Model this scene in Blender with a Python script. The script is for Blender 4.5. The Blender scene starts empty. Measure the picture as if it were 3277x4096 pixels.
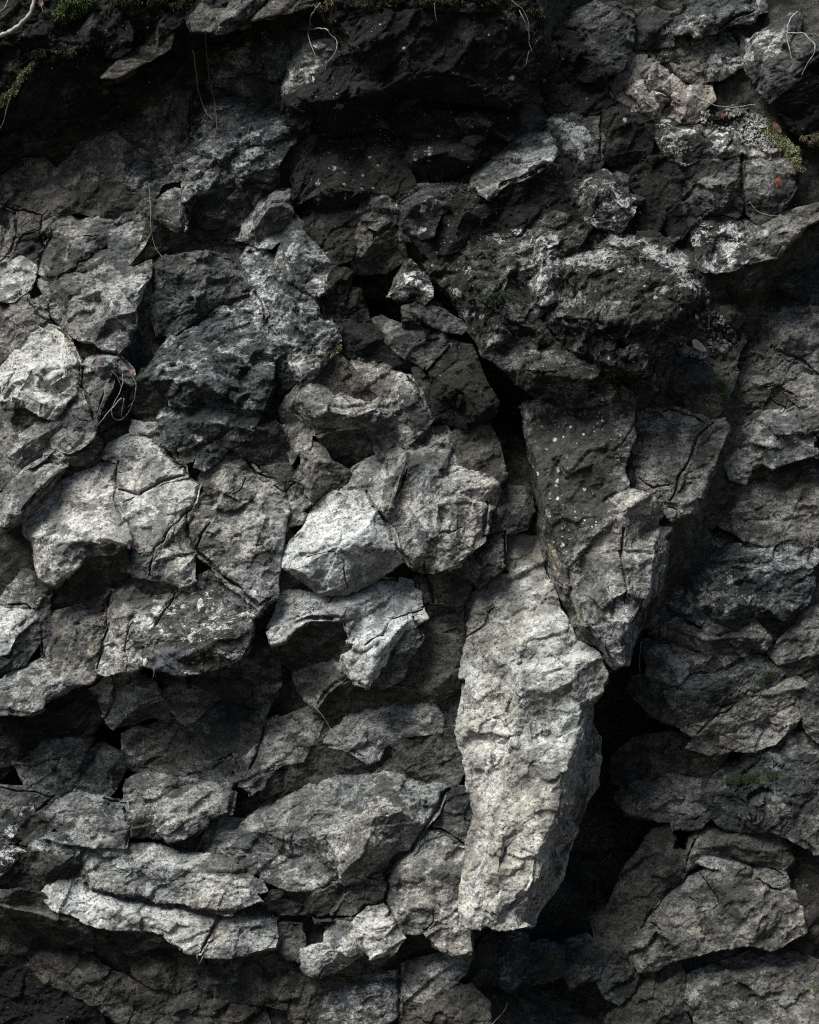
import bpy, math, random
import numpy as np
from mathutils import Vector, Euler
from mathutils.geometry import delaunay_2d_cdt

# ------------------------------------------------------------------ camera, sky, sun, exposure
scene = bpy.context.scene
COL = scene.collection
W_M, H_M = 3.277, 4.096          # the stretch of cliff in view, metres
Z0 = 0.75                        # height of the bottom of the view above the ground
CAM_D = 7.0
CX, CZ = W_M / 2, Z0 + H_M / 2

cam_d = bpy.data.cameras.new('camera')
cam = bpy.data.objects.new('camera', cam_d)
COL.objects.link(cam)
cam.location = (CX, -CAM_D, CZ)
cam.rotation_euler = (math.radians(90), 0, 0)
cam_d.sensor_fit = 'VERTICAL'
cam_d.sensor_height = 24
cam_d.lens = 24 * CAM_D / H_M
cam_d.clip_end = 400
scene.camera = cam

SUN_DIR = Vector((-0.38, -0.43, 0.82)).normalized()     # towards the sun
world = bpy.data.worlds.new('World')
scene.world = world
world.use_nodes = True
nt = world.node_tree
sky = nt.nodes.new('ShaderNodeTexSky')
sky.sky_type = 'NISHITA'
sky.sun_disc = False
sky.sun_elevation = math.asin(SUN_DIR.z)
sky.sun_rotation = math.atan2(SUN_DIR.x, SUN_DIR.y)
bg = nt.nodes['Background']
bg.inputs['Strength'].default_value = 0.05
nt.links.new(sky.outputs['Color'], bg.inputs['Color'])

sun_d = bpy.data.lights.new('sun', 'SUN')
sun_d.energy = 5.0
sun_d.angle = math.radians(36)
sun_d.color = (0.985, 0.99, 0.945)
sun = bpy.data.objects.new('sun', sun_d)
COL.objects.link(sun)
sun.rotation_euler = SUN_DIR.to_track_quat('Z', 'Y').to_euler()

vs = scene.view_settings
vs.view_transform = 'Standard'
vs.look = 'None'
vs.gamma = 1
vs.use_curve_mapping = False
vs.exposure = 0.8
scene.render.engine = 'CYCLES'
scene.cycles.use_denoising = False
scene.cycles.filter_width = 1.15

# ------------------------------------------------------------------ noise (numpy)
def hash3(i, j, k, seed):
    h = (i.astype(np.uint32) * np.uint32(374761393) + j.astype(np.uint32) * np.uint32(668265263)
         + k.astype(np.uint32) * np.uint32(2147483647) + np.uint32((seed * 1442695041) & 0xFFFFFFFF))
    h = (h ^ (h >> np.uint32(13))) * np.uint32(1274126177)
    h = (h ^ (h >> np.uint32(16))) * np.uint32(2246822519)
    return h ^ (h >> np.uint32(15))

def u01(h, sh=0):
    return ((h >> np.uint32(sh)) & np.uint32(0x3FF)).astype(np.float32) / 1023.0

def vnoise(P, seed=0):
    """value noise, -1..1"""
    F = np.floor(P)
    f = (P - F).astype(np.float32)
    f = f * f * (3 - 2 * f)
    I = F.astype(np.int64)
    out = np.zeros(len(P), np.float32)
    for a in (0, 1):
        wa = f[:, 0] if a else 1 - f[:, 0]
        for b in (0, 1):
            wb = f[:, 1] if b else 1 - f[:, 1]
            for c in (0, 1):
                wc = f[:, 2] if c else 1 - f[:, 2]
                out += wa * wb * wc * u01(hash3(I[:, 0] + a, I[:, 1] + b, I[:, 2] + c, seed))
    return out * 2 - 1

def fbm(P, octs=4, seed=0, gain=0.5):
    o = np.zeros(len(P), np.float32)
    a, s = 1.0, 1.0
    for k in range(octs):
        o += a * vnoise(P * s + 17.3 * k, seed + k)
        a *= gain
        s *= 2.03
    return o

def facet(P, seed=0, tilt=1.6):
    """broken stone: every cell is a tilted plane; the cells meet in steps"""
    F = np.floor(P)
    f = (P - F).astype(np.float32)
    I = F.astype(np.int64)
    n = len(P)
    best = np.full(n, 1e9, np.float32)
    val = np.zeros(n, np.float32)
    for a in (-1, 0, 1):
        for b in (-1, 0, 1):
            for c in (-1, 0, 1):
                h = hash3(I[:, 0] + a, I[:, 1] + b, I[:, 2] + c, seed)
                dx = f[:, 0] - a - u01(h, 0)
                dy = f[:, 1] - b - u01(h, 10)
                dz = f[:, 2] - c - u01(h, 20)
                d = dx * dx + dy * dy + dz * dz
                g = hash3(I[:, 0] + a, I[:, 1] + b, I[:, 2] + c, seed + 91)
                v = (u01(g, 0) - .5) * tilt * dx + (u01(g, 10) - .5) * tilt * dy \
                    + (u01(g, 20) - .5) * tilt * dz + (u01(h, 5) - .5) * 0.9
                m = d < best
                best = np.where(m, d, best)
                val = np.where(m, v, val)
    return val

GA = math.radians(32)            # the stone's grain climbs to the right
def grain(P):
    x, y, z = P[:, 0], P[:, 1], P[:, 2]
    u = x * math.cos(GA) + z * math.sin(GA)
    v = -x * math.sin(GA) + z * math.cos(GA)
    return np.stack([u * 0.6, y, v], 1)

def relief(P, rough=1.0, fine=1.0):
    """metres of relief at the points P"""
    w = np.stack([fbm(P * 9 + s * 31.7, 3, 50 + s) for s in range(3)], 1) * 0.016
    Q = grain(P + w)
    r = facet(Q * 5.5, 1, 4.2) * 0.0100 + facet(Q * 13 + 5, 2, 4.5) * 0.0056
    r += facet(Q * 33 + 3, 3, 4.0) * 0.0026
    r += facet(Q * 80 + 3, 4, 2.5) * 0.0021
    r += fbm(P * 22, 3, 9) * 0.0012
    r += fbm(Q * 60, 3, 11) * 0.0024 * fine
    return r * rough

# ------------------------------------------------------------------ materials
class NT:
    def __init__(self, name):
        self.m = bpy.data.materials.new(name)
        self.m.use_nodes = True
        self.t = self.m.node_tree
        self.b = self.t.nodes['Principled BSDF']
        self.geo = self.t.nodes.new('ShaderNodeNewGeometry').outputs['Position']
    def n(self, k, **kw):
        x = self.t.nodes.new(k)
        for a, v in kw.items():
            setattr(x, a, v)
        return x
    def l(self, a, b):
        self.t.links.new(a, b)
    def noise(self, scale, detail=6, rough=0.6, vec=None, dist=0.0):
        x = self.n('ShaderNodeTexNoise')
        x.inputs['Scale'].default_value = scale
        x.inputs['Detail'].default_value = detail
        x.inputs['Roughness'].default_value = rough
        x.inputs['Distortion'].default_value = dist
        self.l(vec or self.geo, x.inputs['Vector'])
        return x.outputs['Fac']
    def ramp(self, fac, lo, hi, a=0.0, b=1.0):
        x = self.n('ShaderNodeMapRange')
        x.interpolation_type = 'SMOOTHSTEP'
        x.inputs['From Min'].default_value = lo
        x.inputs['From Max'].default_value = hi
        x.inputs['To Min'].default_value = a
        x.inputs['To Max'].default_value = b
        self.l(fac, x.inputs['Value'])
        return x.outputs['Result']
    def math(self, op, a, b):
        x = self.n('ShaderNodeMath', operation=op)
        for i, v in enumerate((a, b)):
            if isinstance(v, (int, float)):
                x.inputs[i].default_value = v
            else:
                self.l(v, x.inputs[i])
        return x.outputs[0]
    def mix(self, fac, a, b, mode='MIX'):
        x = self.n('ShaderNodeMix', data_type='RGBA', blend_type=mode)
        for i, v in ((0, fac), (6, a), (7, b)):
            if isinstance(v, (int, float)):
                x.inputs[i].default_value = v
            elif isinstance(v, tuple):
                x.inputs[i].default_value = (*v, 1)
            else:
                self.l(v, x.inputs[i])
        return x.outputs[2]
    def attr(self, name):
        return self.n('ShaderNodeAttribute', attribute_name=name).outputs['Fac']

def rock_mat(name, c_main, c_alt, c_dark, grime_or_shade=0.35, dots=0.0, lichen=0.0, moss=0.1, rough=0.85, bump=1.0, dot_where=None, grain=1.0):
    k = NT(name)
    mp = k.n('ShaderNodeMapping')
    mp.inputs['Rotation'].default_value = (0, GA, 0)
    mp.inputs['Scale'].default_value = (0.5, 1, 1)
    k.l(k.geo, mp.inputs['Vector'])
    gv = mp.outputs['Vector']
    def sn(scale, detail=8, rg=.7, vec=None, dist=0.0, w=.115):
        """noise stretched over 0..1"""
        f = k.noise(scale, detail, rg, vec, dist)
        x = k.n('ShaderNodeMapRange')
        x.inputs['From Min'].default_value = .5 - w
        x.inputs['From Max'].default_value = .5 + w
        k.l(f, x.inputs['Value'])
        return x.outputs['Result']
    add = lambda a, b: k.math('ADD', a, b)
    mul = lambda a, b: k.math('MULTIPLY', a, b)
    col = k.mix(k.ramp(sn(7, 9, .72), .3, .7), c_main, c_alt)
    # dark algae and dirt in patches, then speckle and pits
    patch = k.ramp(sn(6.5, 10, .74, gv), .98 - grime_or_shade, 1.22 - grime_or_shade)
    col = k.mix(mul(patch, .85), col, c_dark)
    fleck = k.ramp(sn(26, 8, .8, gv), .78 - .25 * grime_or_shade, 1.0 - .2 * grime_or_shade)
    col = k.mix(mul(fleck, .85 * min(1, grain)), col, c_dark)
    hue = k.ramp(sn(1.6, 5, .6), .1, .9)
    col = k.mix(1.0, col, k.mix(hue, (1.02, 0.99, 0.95), (0.96, 1.0, 1.03)), 'MULTIPLY')
    speck = k.ramp(sn(40, 9, .8, gv), 0, 1, 1 - .64 * grain, 1 + .75 * grain)
    col = k.mix(1.0, col, speck, 'MULTIPLY')
    grit = k.ramp(sn(150, 5, .8), 0, 1, 1 - .36 * grain, 1 + .34 * grain)
    col = k.mix(1.0, col, grit, 'MULTIPLY')
    pits = k.ramp(sn(95, 4, .7), .04, .24, .3, 1.0)
    col = k.mix(1.0, col, pits, 'MULTIPLY')
    # water has run down the face and left streaks
    ms = k.n('ShaderNodeMapping')
    ms.inputs['Scale'].default_value = (13, 13, 1.3)
    k.l(k.geo, ms.inputs['Vector'])
    streak = k.ramp(add(mul(sn(1.0, 5, .6, ms.outputs['Vector'], .25), .7), mul(sn(2.2, 6, .65), .6)), .72, 1.02, 0, .62)
    col = k.mix(streak, col, c_dark)
    tone = k.ramp(sn(2.7, 7, .65), .05, .95, .80, 1.16)
    col = k.mix(1.0, col, tone, 'MULTIPLY')
    # marks laid down where the wall carries them, some of them painted shade, broken up by the stone's own grain
    n1, n2 = sn(16, 10, .82, gv, .3), sn(23, 10, .82, None, .5)
    n3 = sn(9, 10, .8, None, .4)
    m = lambda kind, nz, lo, hi, top=1.0: k.ramp(add(k.attr(kind), mul(nz, .8)), lo, hi, 0, top)
    col = k.mix(m('grime_or_shade', n1, .84, 1.04, .92), col, k.mix(sn(60, 5, .7), (0.010, 0.011, 0.009), (0.045, 0.045, 0.038)))
    col = k.mix(m('blue', n3, .84, 1.15, .7), col, k.mix(n2, (0.06, 0.07, 0.095), (0.16, 0.17, 0.20)))
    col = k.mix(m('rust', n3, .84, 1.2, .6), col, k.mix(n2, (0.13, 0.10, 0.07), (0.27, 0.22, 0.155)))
    col = k.mix(m('pale', n2, .86, 1.1, .9), col, k.mix(sn(80, 6, .8), (0.22, 0.216, 0.205), (0.62, 0.61, 0.58)))
    if moss:
        mo = k.ramp(sn(4, 9, .75), 1.0 - .6 * moss, 1.3 - .6 * moss, 0, .6)
        col = k.mix(mo, col, k.mix(sn(70, 5, .8), (0.008, 0.012, 0.006), (0.045, 0.055, 0.024)))
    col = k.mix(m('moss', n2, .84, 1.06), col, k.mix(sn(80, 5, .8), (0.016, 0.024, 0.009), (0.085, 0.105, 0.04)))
    li = add(k.attr('lichen'), mul(n2, .8))
    if lichen:
        li = k.math('MAXIMUM', li, add(mul(n1, .8), lichen))
    col = k.mix(k.ramp(li, .93, 1.03), col, k.mix(sn(60, 7, .85), (0.20, 0.20, 0.20), (0.78, 0.78, 0.76)))
    if dots:
        for sc, rad, where in ((30, .26, sn(7, 5, .6)), (66, .27, sn(5, 5, .6, gv))):
            vo = k.n('ShaderNodeTexVoronoi')
            vo.inputs['Scale'].default_value = sc
            k.l(k.geo, vo.inputs['Vector'])
            sep = k.n('ShaderNodeSeparateColor')
            k.l(vo.outputs['Color'], sep.inputs[0])
            size = mul(k.ramp(where, .3, .95, 0.02, rad * dots), k.math('POWER', sep.outputs[0], 1.6))
            if dot_where:
                size = mul(size, k.ramp(k.attr(dot_where), .35, .8))
            near = add(vo.outputs['Distance'], mul(k.math('SUBTRACT', k.noise(sc * 3, 5, .8), .5), .5))
            col = k.mix(k.math('LESS_THAN', near, size), col, k.mix(sep.outputs[1], (0.18, 0.21, 0.19), (0.52, 0.54, 0.52)))
    k.l(col, k.b.inputs['Base Color'])
    k.b.inputs['Roughness'].default_value = rough
    k.b.inputs['Specular IOR Level'].default_value = 0.25
    b1 = k.n('ShaderNodeBump')
    b1.inputs['Strength'].default_value = 0.95 * bump * min(1, grain + .2)
    b1.inputs['Distance'].default_value = 0.019
    h = add(k.noise(48, 10, 0.75, gv), mul(k.noise(150, 6, 0.75), .5))
    h = add(h, mul(pits, .12))
    k.l(h, b1.inputs['Height'])
    k.l(b1.outputs['Normal'], k.b.inputs['Normal'])
    return k.m

MAT = {
    'P': rock_mat('pale_limestone', (0.40, 0.39, 0.37), (0.32, 0.315, 0.30), (0.09, 0.09, 0.087), .34, moss=0, grain=0.5),
    'G': rock_mat('grey_limestone', (0.30, 0.29, 0.27), (0.21, 0.205, 0.195), (0.05, 0.051, 0.048), .52, moss=0, grain=0.68),
    'B': rock_mat('brown_grey_limestone', (0.215, 0.20, 0.182), (0.15, 0.143, 0.132), (0.045, 0.043, 0.038), .5, moss=0, grain=0.72),
    'W': rock_mat('weathered_bluish_stone', (0.285, 0.287, 0.278), (0.14, 0.147, 0.147), (0.03, 0.034, 0.034), .70, moss=.1, grain=1.1),
    'K': rock_mat('stained_or_shaded_stone', (0.115, 0.115, 0.107), (0.07, 0.072, 0.07), (0.022, 0.024, 0.023), .55, moss=.25, grain=0.95),  # also laid on shaded facets and the top slab: shade put into the colour
    'D': rock_mat('brown_or_shaded_stone', (0.085, 0.078, 0.066), (0.06, 0.057, 0.05), (0.022, 0.021, 0.019), .4, moss=.1, grain=0.75),  # also laid on undersides and in hollows, so their shade is in the colour
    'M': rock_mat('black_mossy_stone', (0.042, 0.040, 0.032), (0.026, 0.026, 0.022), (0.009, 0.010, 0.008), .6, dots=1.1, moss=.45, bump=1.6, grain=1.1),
    'N': rock_mat('black_or_shaded_stone', (0.016, 0.016, 0.014), (0.010, 0.011, 0.010), (0.004, 0.005, 0.004), .5, dots=.55, moss=.2, grain=1.0),  # wet dark stone, with the overhangs' shade put into the colour as well
    'L': rock_mat('lichen_crusted_stone', (0.10, 0.097, 0.09), (0.055, 0.055, 0.05), (0.018, 0.018, 0.016), .55, dots=.8, lichen=.36, moss=.2, grain=1.1),
    'S': rock_mat('pale_spike_stone', (0.34, 0.332, 0.305), (0.25, 0.24, 0.215), (0.12, 0.11, 0.10), .3, moss=0, grain=0.5),
    'Q': rock_mat('grey_limestone_with_dotted_moss', (0.30, 0.29, 0.27), (0.21, 0.205, 0.195), (0.05, 0.051, 0.048), .4, dots=1.5, moss=0, dot_where='grime_or_shade', grain=0.7),
    'C': rock_mat('crusted_brown_grey_stone', (0.15, 0.143, 0.128), (0.085, 0.081, 0.07), (0.02, 0.02, 0.016), .6, dots=1.0, lichen=.2, moss=.25, bump=1.6, grain=1.15),
    'T': rock_mat('tan_stone', (0.36, 0.325, 0.29), (0.29, 0.265, 0.24), (0.07, 0.062, 0.055), .3, moss=0, grain=0.6),
}

# ------------------------------------------------------------------ from the surveyed sheets to metres
SHEETS = {c + str(r): (x, y, 0.63768) for c, x in (('A', 0), ('B', 1090), ('C', 2177))
          for r, y in enumerate((0, 1000, 2000, 2996))}
SHEETS['F'] = (0, 0, 1.9)

def to_mm(sheet, x, y):
    ox, oy, s = SHEETS[sheet]
    return ox + x * s, oy + y * s

def at(sx, sy, h):
    """wall survey (mm right, mm down, mm out of the wall) -> metres in the place"""
    X = (np.asarray(sx) - 1638.5) / 1000
    Z = (2048 - np.asarray(sy)) / 1000
    h = np.asarray(h) / 1000
    k = (CAM_D - h) / CAM_D
    return np.stack([CX + X * k, -h, CZ + Z * k], -1)

def parse(sheet, s):
    out = []
    for w in s.split():
        p = [float(v) for v in w.split(',')]
        x, y = to_mm(sheet, p[0], p[1])
        out.append((x, y, p[2] if len(p) > 2 else None))
    return out

MARKS = {k: [] for k in ('lichen', 'moss', 'grime_or_shade', 'pale', 'blue', 'rust')}
def mark(kind, sheet, s, strength=0.75):
    """s: 'x,y,rx,ry,turn ...' in sheet units"""
    for w in s.split():
        p = [float(v) for v in w.split(',')]
        x, y = to_mm(sheet, p[0], p[1])
        k = SHEETS[sheet][2]
        rx = p[2] * k
        ry = (p[3] if len(p) > 3 else p[2]) * k
        MARKS[kind].append((x, y, rx, ry, math.radians(p[4] if len(p) > 4 else 0), strength))

CRACKS = []
def crack(sheet, s, width=4.5, deep=28):
    deep = min(deep, 20 + deep * .35)
    q = np.array([(x, y) for x, y, _ in parse(sheet, s)])
    CRACKS.append((q, width, deep))

def crack_field(S, pad):
    """nearness of survey points to the cracks and how deep they cut"""
    lo, hi = S.min(0) - pad, S.max(0) + pad
    near = np.full(len(S), 1e9)
    cut = np.zeros(len(S))
    for q, w, dp in CRACKS:
        if (q.max(0) < lo).any() or (q.min(0) > hi).any():
            continue
        # a fracture wanders: bend the straight survey line
        n3 = np.concatenate([S * .001, np.zeros((len(S), 1))], 1)
        wob = np.stack([fbm(n3 * 22 + 3, 3, 71), fbm(n3 * 22 + 9, 3, 73)], 1) * 5
        d = seg_dist(S + wob, q[:-1], q[1:])
        e = np.minimum(np.linalg.norm(S - q[0], axis=1), np.linalg.norm(S - q[-1], axis=1))
        ww = w * (.45 + .55 * np.clip(e / 60, 0, 1)) * np.clip(1 + .7 * wob[:, 0] / 7, .5, 1.6)
        near = np.minimum(near, d)
        cut = np.maximum(cut, dp * np.exp(-(d / ww) ** 2))
    return near, cut

def refine(V, T, tag, L, cracks=False):
    """bisect the longest edges until every edge is short enough"""
    near_cracks = []
    if cracks:
        S0 = survey(V)
        lo, hi = S0.min(0), S0.max(0)
        near_cracks = [c for c in CRACKS if not ((c[0].max(0) < lo).any() or (c[0].min(0) > hi).any())]
        cracks = bool(near_cracks)
    for _ in range(40):
        E = np.sort(np.concatenate([T[:, [0, 1]], T[:, [1, 2]], T[:, [2, 0]]]), 1)
        key = E[:, 0].astype(np.int64) * (len(V) + 1) + E[:, 1]
        uk, inv = np.unique(key, return_inverse=True)
        a, b = uk // (len(V) + 1), uk % (len(V) + 1)
        ln = np.linalg.norm(V[a] - V[b], axis=1)
        ln = ln * (1 + 1e-7 * np.arange(len(ln)) / max(1, len(ln)))
        lim = L * (1 + 5 * np.clip((tag[a] + tag[b]) / 2 - 1, 0, 2))
        if cracks:
            mid_s = survey((V[a] + V[b]) / 2)
            close = np.full(len(mid_s), 1e9)
            for q, w, dp in near_cracks:
                close = np.minimum(close, seg_dist(mid_s, q[:-1], q[1:]))
            lim = np.where((close < 16 + ln * 500) & (tag[a] + tag[b] < 1), np.minimum(lim, L * .42), lim)
        n = len(T)
        ei = np.stack([inv[:n], inv[n:2 * n], inv[2 * n:]], 1)
        longest = ei[np.arange(n), np.argmax(ln[ei], 1)]
        mk = np.zeros(len(uk), bool)
        need = (ln > lim)[ei].any(1)
        if not need.any():
            break
        mk[longest[need]] = True
        while True:
            t = mk[ei].any(1)
            c = mk.sum()
            mk[longest[t]] = True
            if mk.sum() == c:
                break
        mid = np.full(len(uk), -1, np.int64)
        mid[mk] = len(V) + np.arange(mk.sum())
        V = np.concatenate([V, (V[a[mk]] + V[b[mk]]) / 2])
        tag = np.concatenate([tag, (tag[a[mk]] + tag[b[mk]]) / 2])
        M = mid[ei]
        # turn each triangle so that its longest edge comes first
        k0 = np.argmax(ln[ei], 1)
        r = (k0[:, None] + np.arange(3)) % 3
        T = np.take_along_axis(T, r, 1)
        M = np.take_along_axis(M, r, 1)
        m0, m1, m2 = M[:, 0] >= 0, M[:, 1] >= 0, M[:, 2] >= 0
        out = [T[~m0]]
        def tri(sel, *idx):
            out.append(np.stack([i[sel] for i in idx], 1))
        A, B, C = T.T
        P, Q, S = M.T
        s = m0 & ~m1 & ~m2
        tri(s, A, P, C); tri(s, P, B, C)
        s = m0 & m1 & ~m2
        tri(s, A, P, C); tri(s, P, B, Q); tri(s, P, Q, C)
        s = m0 & ~m1 & m2
        tri(s, P, B, C); tri(s, A, P, S); tri(s, P, C, S)
        s = m0 & m1 & m2
        tri(s, A, P, S); tri(s, P, C, S); tri(s, P, B, Q); tri(s, P, Q, C)
        T = np.concatenate(out)
    return V, T, tag

def normals(V, T):
    fn = np.cross(V[T[:, 1]] - V[T[:, 0]], V[T[:, 2]] - V[T[:, 0]])
    N = np.zeros_like(V)
    for k in range(3):
        np.add.at(N, T[:, k], fn)
    return N / np.maximum(np.linalg.norm(N, axis=1, keepdims=True), 1e-12)

def seg_dist(P, A, B):
    """distance of 2-D points to the nearest of the segments"""
    d = np.full(len(P), 1e9)
    for a, b in zip(A, B):
        ab = b - a
        t = np.clip(((P - a) @ ab) / max(ab @ ab, 1e-9), 0, 1)
        d = np.minimum(d, np.linalg.norm(P - a - t[:, None] * ab, axis=1))
    return d

def to_mesh(name, V, T, mat, smooth=True, origin=None, attrs=None):
    me = bpy.data.meshes.new(name)
    o = np.zeros(3) if origin is None else np.asarray(origin)
    me.vertices.add(len(V))
    me.vertices.foreach_set('co', (V - o).astype(np.float32).ravel())
    me.loops.add(3 * len(T))
    me.loops.foreach_set('vertex_index', T.astype(np.int32).ravel())
    me.polygons.add(len(T))
    me.polygons.foreach_set('loop_start', np.arange(0, 3 * len(T), 3, dtype=np.int32))
    me.polygons.foreach_set('use_smooth', np.full(len(T), smooth, bool))
    for k, v in (attrs or {}).items():
        if v.any():
            at_ = me.attributes.new(k, 'FLOAT', 'POINT')
            at_.data.foreach_set('value', v.astype(np.float32))
    me.materials.append(mat)
    me.update(calc_edges=True)
    me.validate()
    return me

def link(name, me, loc=(0, 0, 0), parent=None, label=None, cat=None, group=None, kind=None):
    ob = bpy.data.objects.new(name, me)
    COL.objects.link(ob)
    ob.location = loc
    ob.parent = parent
    for k, v in (('label', label), ('category', cat), ('group', group), ('kind', kind)):
        if v:
            ob[k] = v
    return ob

def survey(V):
    k = (CAM_D + V[:, 1]) / CAM_D
    return np.stack([(V[:, 0] - CX) / k * 1000 + 1638.5, 2048 - (V[:, 2] - CZ) / k * 1000], 1)

def marks_for(V):
    S = survey(V)
    lo, hi = S.min(0), S.max(0)
    res = {}
    for kind, bl in MARKS.items():
        v = np.zeros(len(V))
        for x, y, rx, ry, an, st in bl:
            r = max(rx, ry)
            if x + r < lo[0] or x - r > hi[0] or y + r < lo[1] or y - r > hi[1]:
                continue
            dx, dy = S[:, 0] - x, S[:, 1] - y
            c, s = math.cos(an), math.sin(an)
            q = ((dx * c + dy * s) / rx) ** 2 + ((-dx * s + dy * c) / ry) ** 2
            v = np.maximum(v, st * np.clip(1.25 - q, 0, 1) ** .6)
        res[kind] = v
    return res

def grow(P, op, g):
    nx = np.roll(op, -1, 0) - op
    ln = np.maximum(np.linalg.norm(nx, axis=1, keepdims=True), 1e-6)
    en = np.stack([nx[:, 1], -nx[:, 0]], 1) / ln
    if (op[:, 0] * np.roll(op[:, 1], -1) - np.roll(op[:, 0], -1) * op[:, 1]).sum() < 0:
        en = -en
    vn = en + np.roll(en, 1, 0)
    vn /= np.maximum(np.linalg.norm(vn, axis=1, keepdims=True), .4)
    Q = P.copy()
    for i, p in enumerate(op):
        Q[np.abs(P - p).sum(1) < .01] += vn[i] * g
    return Q

FINE = 0.0072
BASE = []                        # where the wall stands: (x, y, h)
SPECS = []
def R(sheet, mat, h0, tilt, outline, ridges=(), label=None, name=None, rough=1.0, edge=3, back=170, fine=1.0):
    SPECS.append((sheet, mat, h0, tilt, outline, ridges, label, name, rough, edge, back, fine))

def plan_rock(sheet, mat, h0, tilt, outline, ridges, label, name, rough, edge, back, fine):
    O = parse(sheet, outline)
    pts = [(p[0], p[1]) for p in O]
    hs = [p[2] or 0.0 for p in O]
    n = len(O)
    edges = [(i, (i + 1) % n) for i in range(n)]
    for rd in ridges:
        prev = None
        for x, y, h in parse(sheet, rd):
            j = next((i for i, q in enumerate(pts) if math.hypot(q[0] - x, q[1] - y) < 7), None)
            if j is None:
                pts.append((x, y)); hs.append(h or 0.0); j = len(pts) - 1
            elif h is not None:
                hs[j] = h
            if prev is not None and prev != j:
                edges.append((prev, j))
            prev = j
    # a broken face is never one plane: break up the wide ones with extra corners
    rnd = np.random.default_rng(int(abs(pts[0][0] * 7 + pts[0][1] * 13)) % 100000)
    P0 = np.array(pts)
    r = delaunay_2d_cdt([Vector(p) for p in pts], edges, [], 1, 1e-4)
    W = np.array([tuple(v) for v in r[0]])
    hw = np.array([hs[ov[0]] if ov else np.nan for ov in r[3]])
    area = []
    tris = [f for f in r[2] if len(f) == 3 and not np.isnan(hw[list(f)]).any()]
    for f in tris:
        a, b, d = W[list(f)]
        area.append(abs((b[0] - a[0]) * (d[1] - a[1]) - (b[1] - a[1]) * (d[0] - a[0])) / 2)
    if area:
        area = np.array(area)
        new = []
        for k in rnd.choice(len(tris), int(min(400, 3 + area.sum() / 1500)), p=area / area.sum()):
            f = list(tris[k])
            u = rnd.dirichlet((1.5, 1.5, 1.5))
            q = u @ W[f]
            if np.linalg.norm(P0 - q, axis=1).min() < 42 or seg_dist(q[None], P0[[e[0] for e in edges]], P0[[e[1] for e in edges]])[0] < 24:
                continue
            if new and np.linalg.norm(np.array(new)[:, :2] - q, axis=1).min() < 58:
                continue
            new.append((q[0], q[1], float(u @ hw[f]) + rnd.normal(0, CHIP)))
        for x, y, h in new:
            pts.append((x, y)); hs.append(h)
    r = delaunay_2d_cdt([Vector(p) for p in pts], edges, [], 1, 1e-4)
    V2 = np.array([tuple(v) for v in r[0]])
    T = np.array([f for f in r[2] if len(f) == 3], np.int64)
    H = np.zeros(len(V2))
    for i, ov in enumerate(r[3]):
        if ov:
            H[i] = hs[ov[0]]
        else:
            best = (1e9, 0)
            for a, b in edges:
                pa, pb = np.array(pts[a]), np.array(pts[b])
                t = np.clip(((V2[i] - pa) @ (pb - pa)) / max((pb - pa) @ (pb - pa), 1e-9), 0, 1)
                d = np.linalg.norm(pa + t * (pb - pa) - V2[i])
                if d < best[0]:
                    best = (d, hs[a] * (1 - t) + hs[b] * t)
            H[i] = best[1]
    op0 = np.array(pts[:n])
    c = (op0.min(0) + op0.max(0)) / 2
    H = h0 + (V2 - c) @ np.array(tilt) * LEAN + H * RIDGE
    # facing the viewer (survey y runs down): turn triangles to face out
    a, b, d = V2[T[:, 0]], V2[T[:, 1]], V2[T[:, 2]]
    cr = (b[:, 0] - a[:, 0]) * (d[:, 1] - a[:, 1]) - (b[:, 1] - a[:, 1]) * (d[:, 0] - a[:, 0])
    T[cr > 0] = T[cr > 0][:, ::-1]
    return dict(op=op0, V2=V2, H=H, T=T, free=name is not None)

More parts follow.
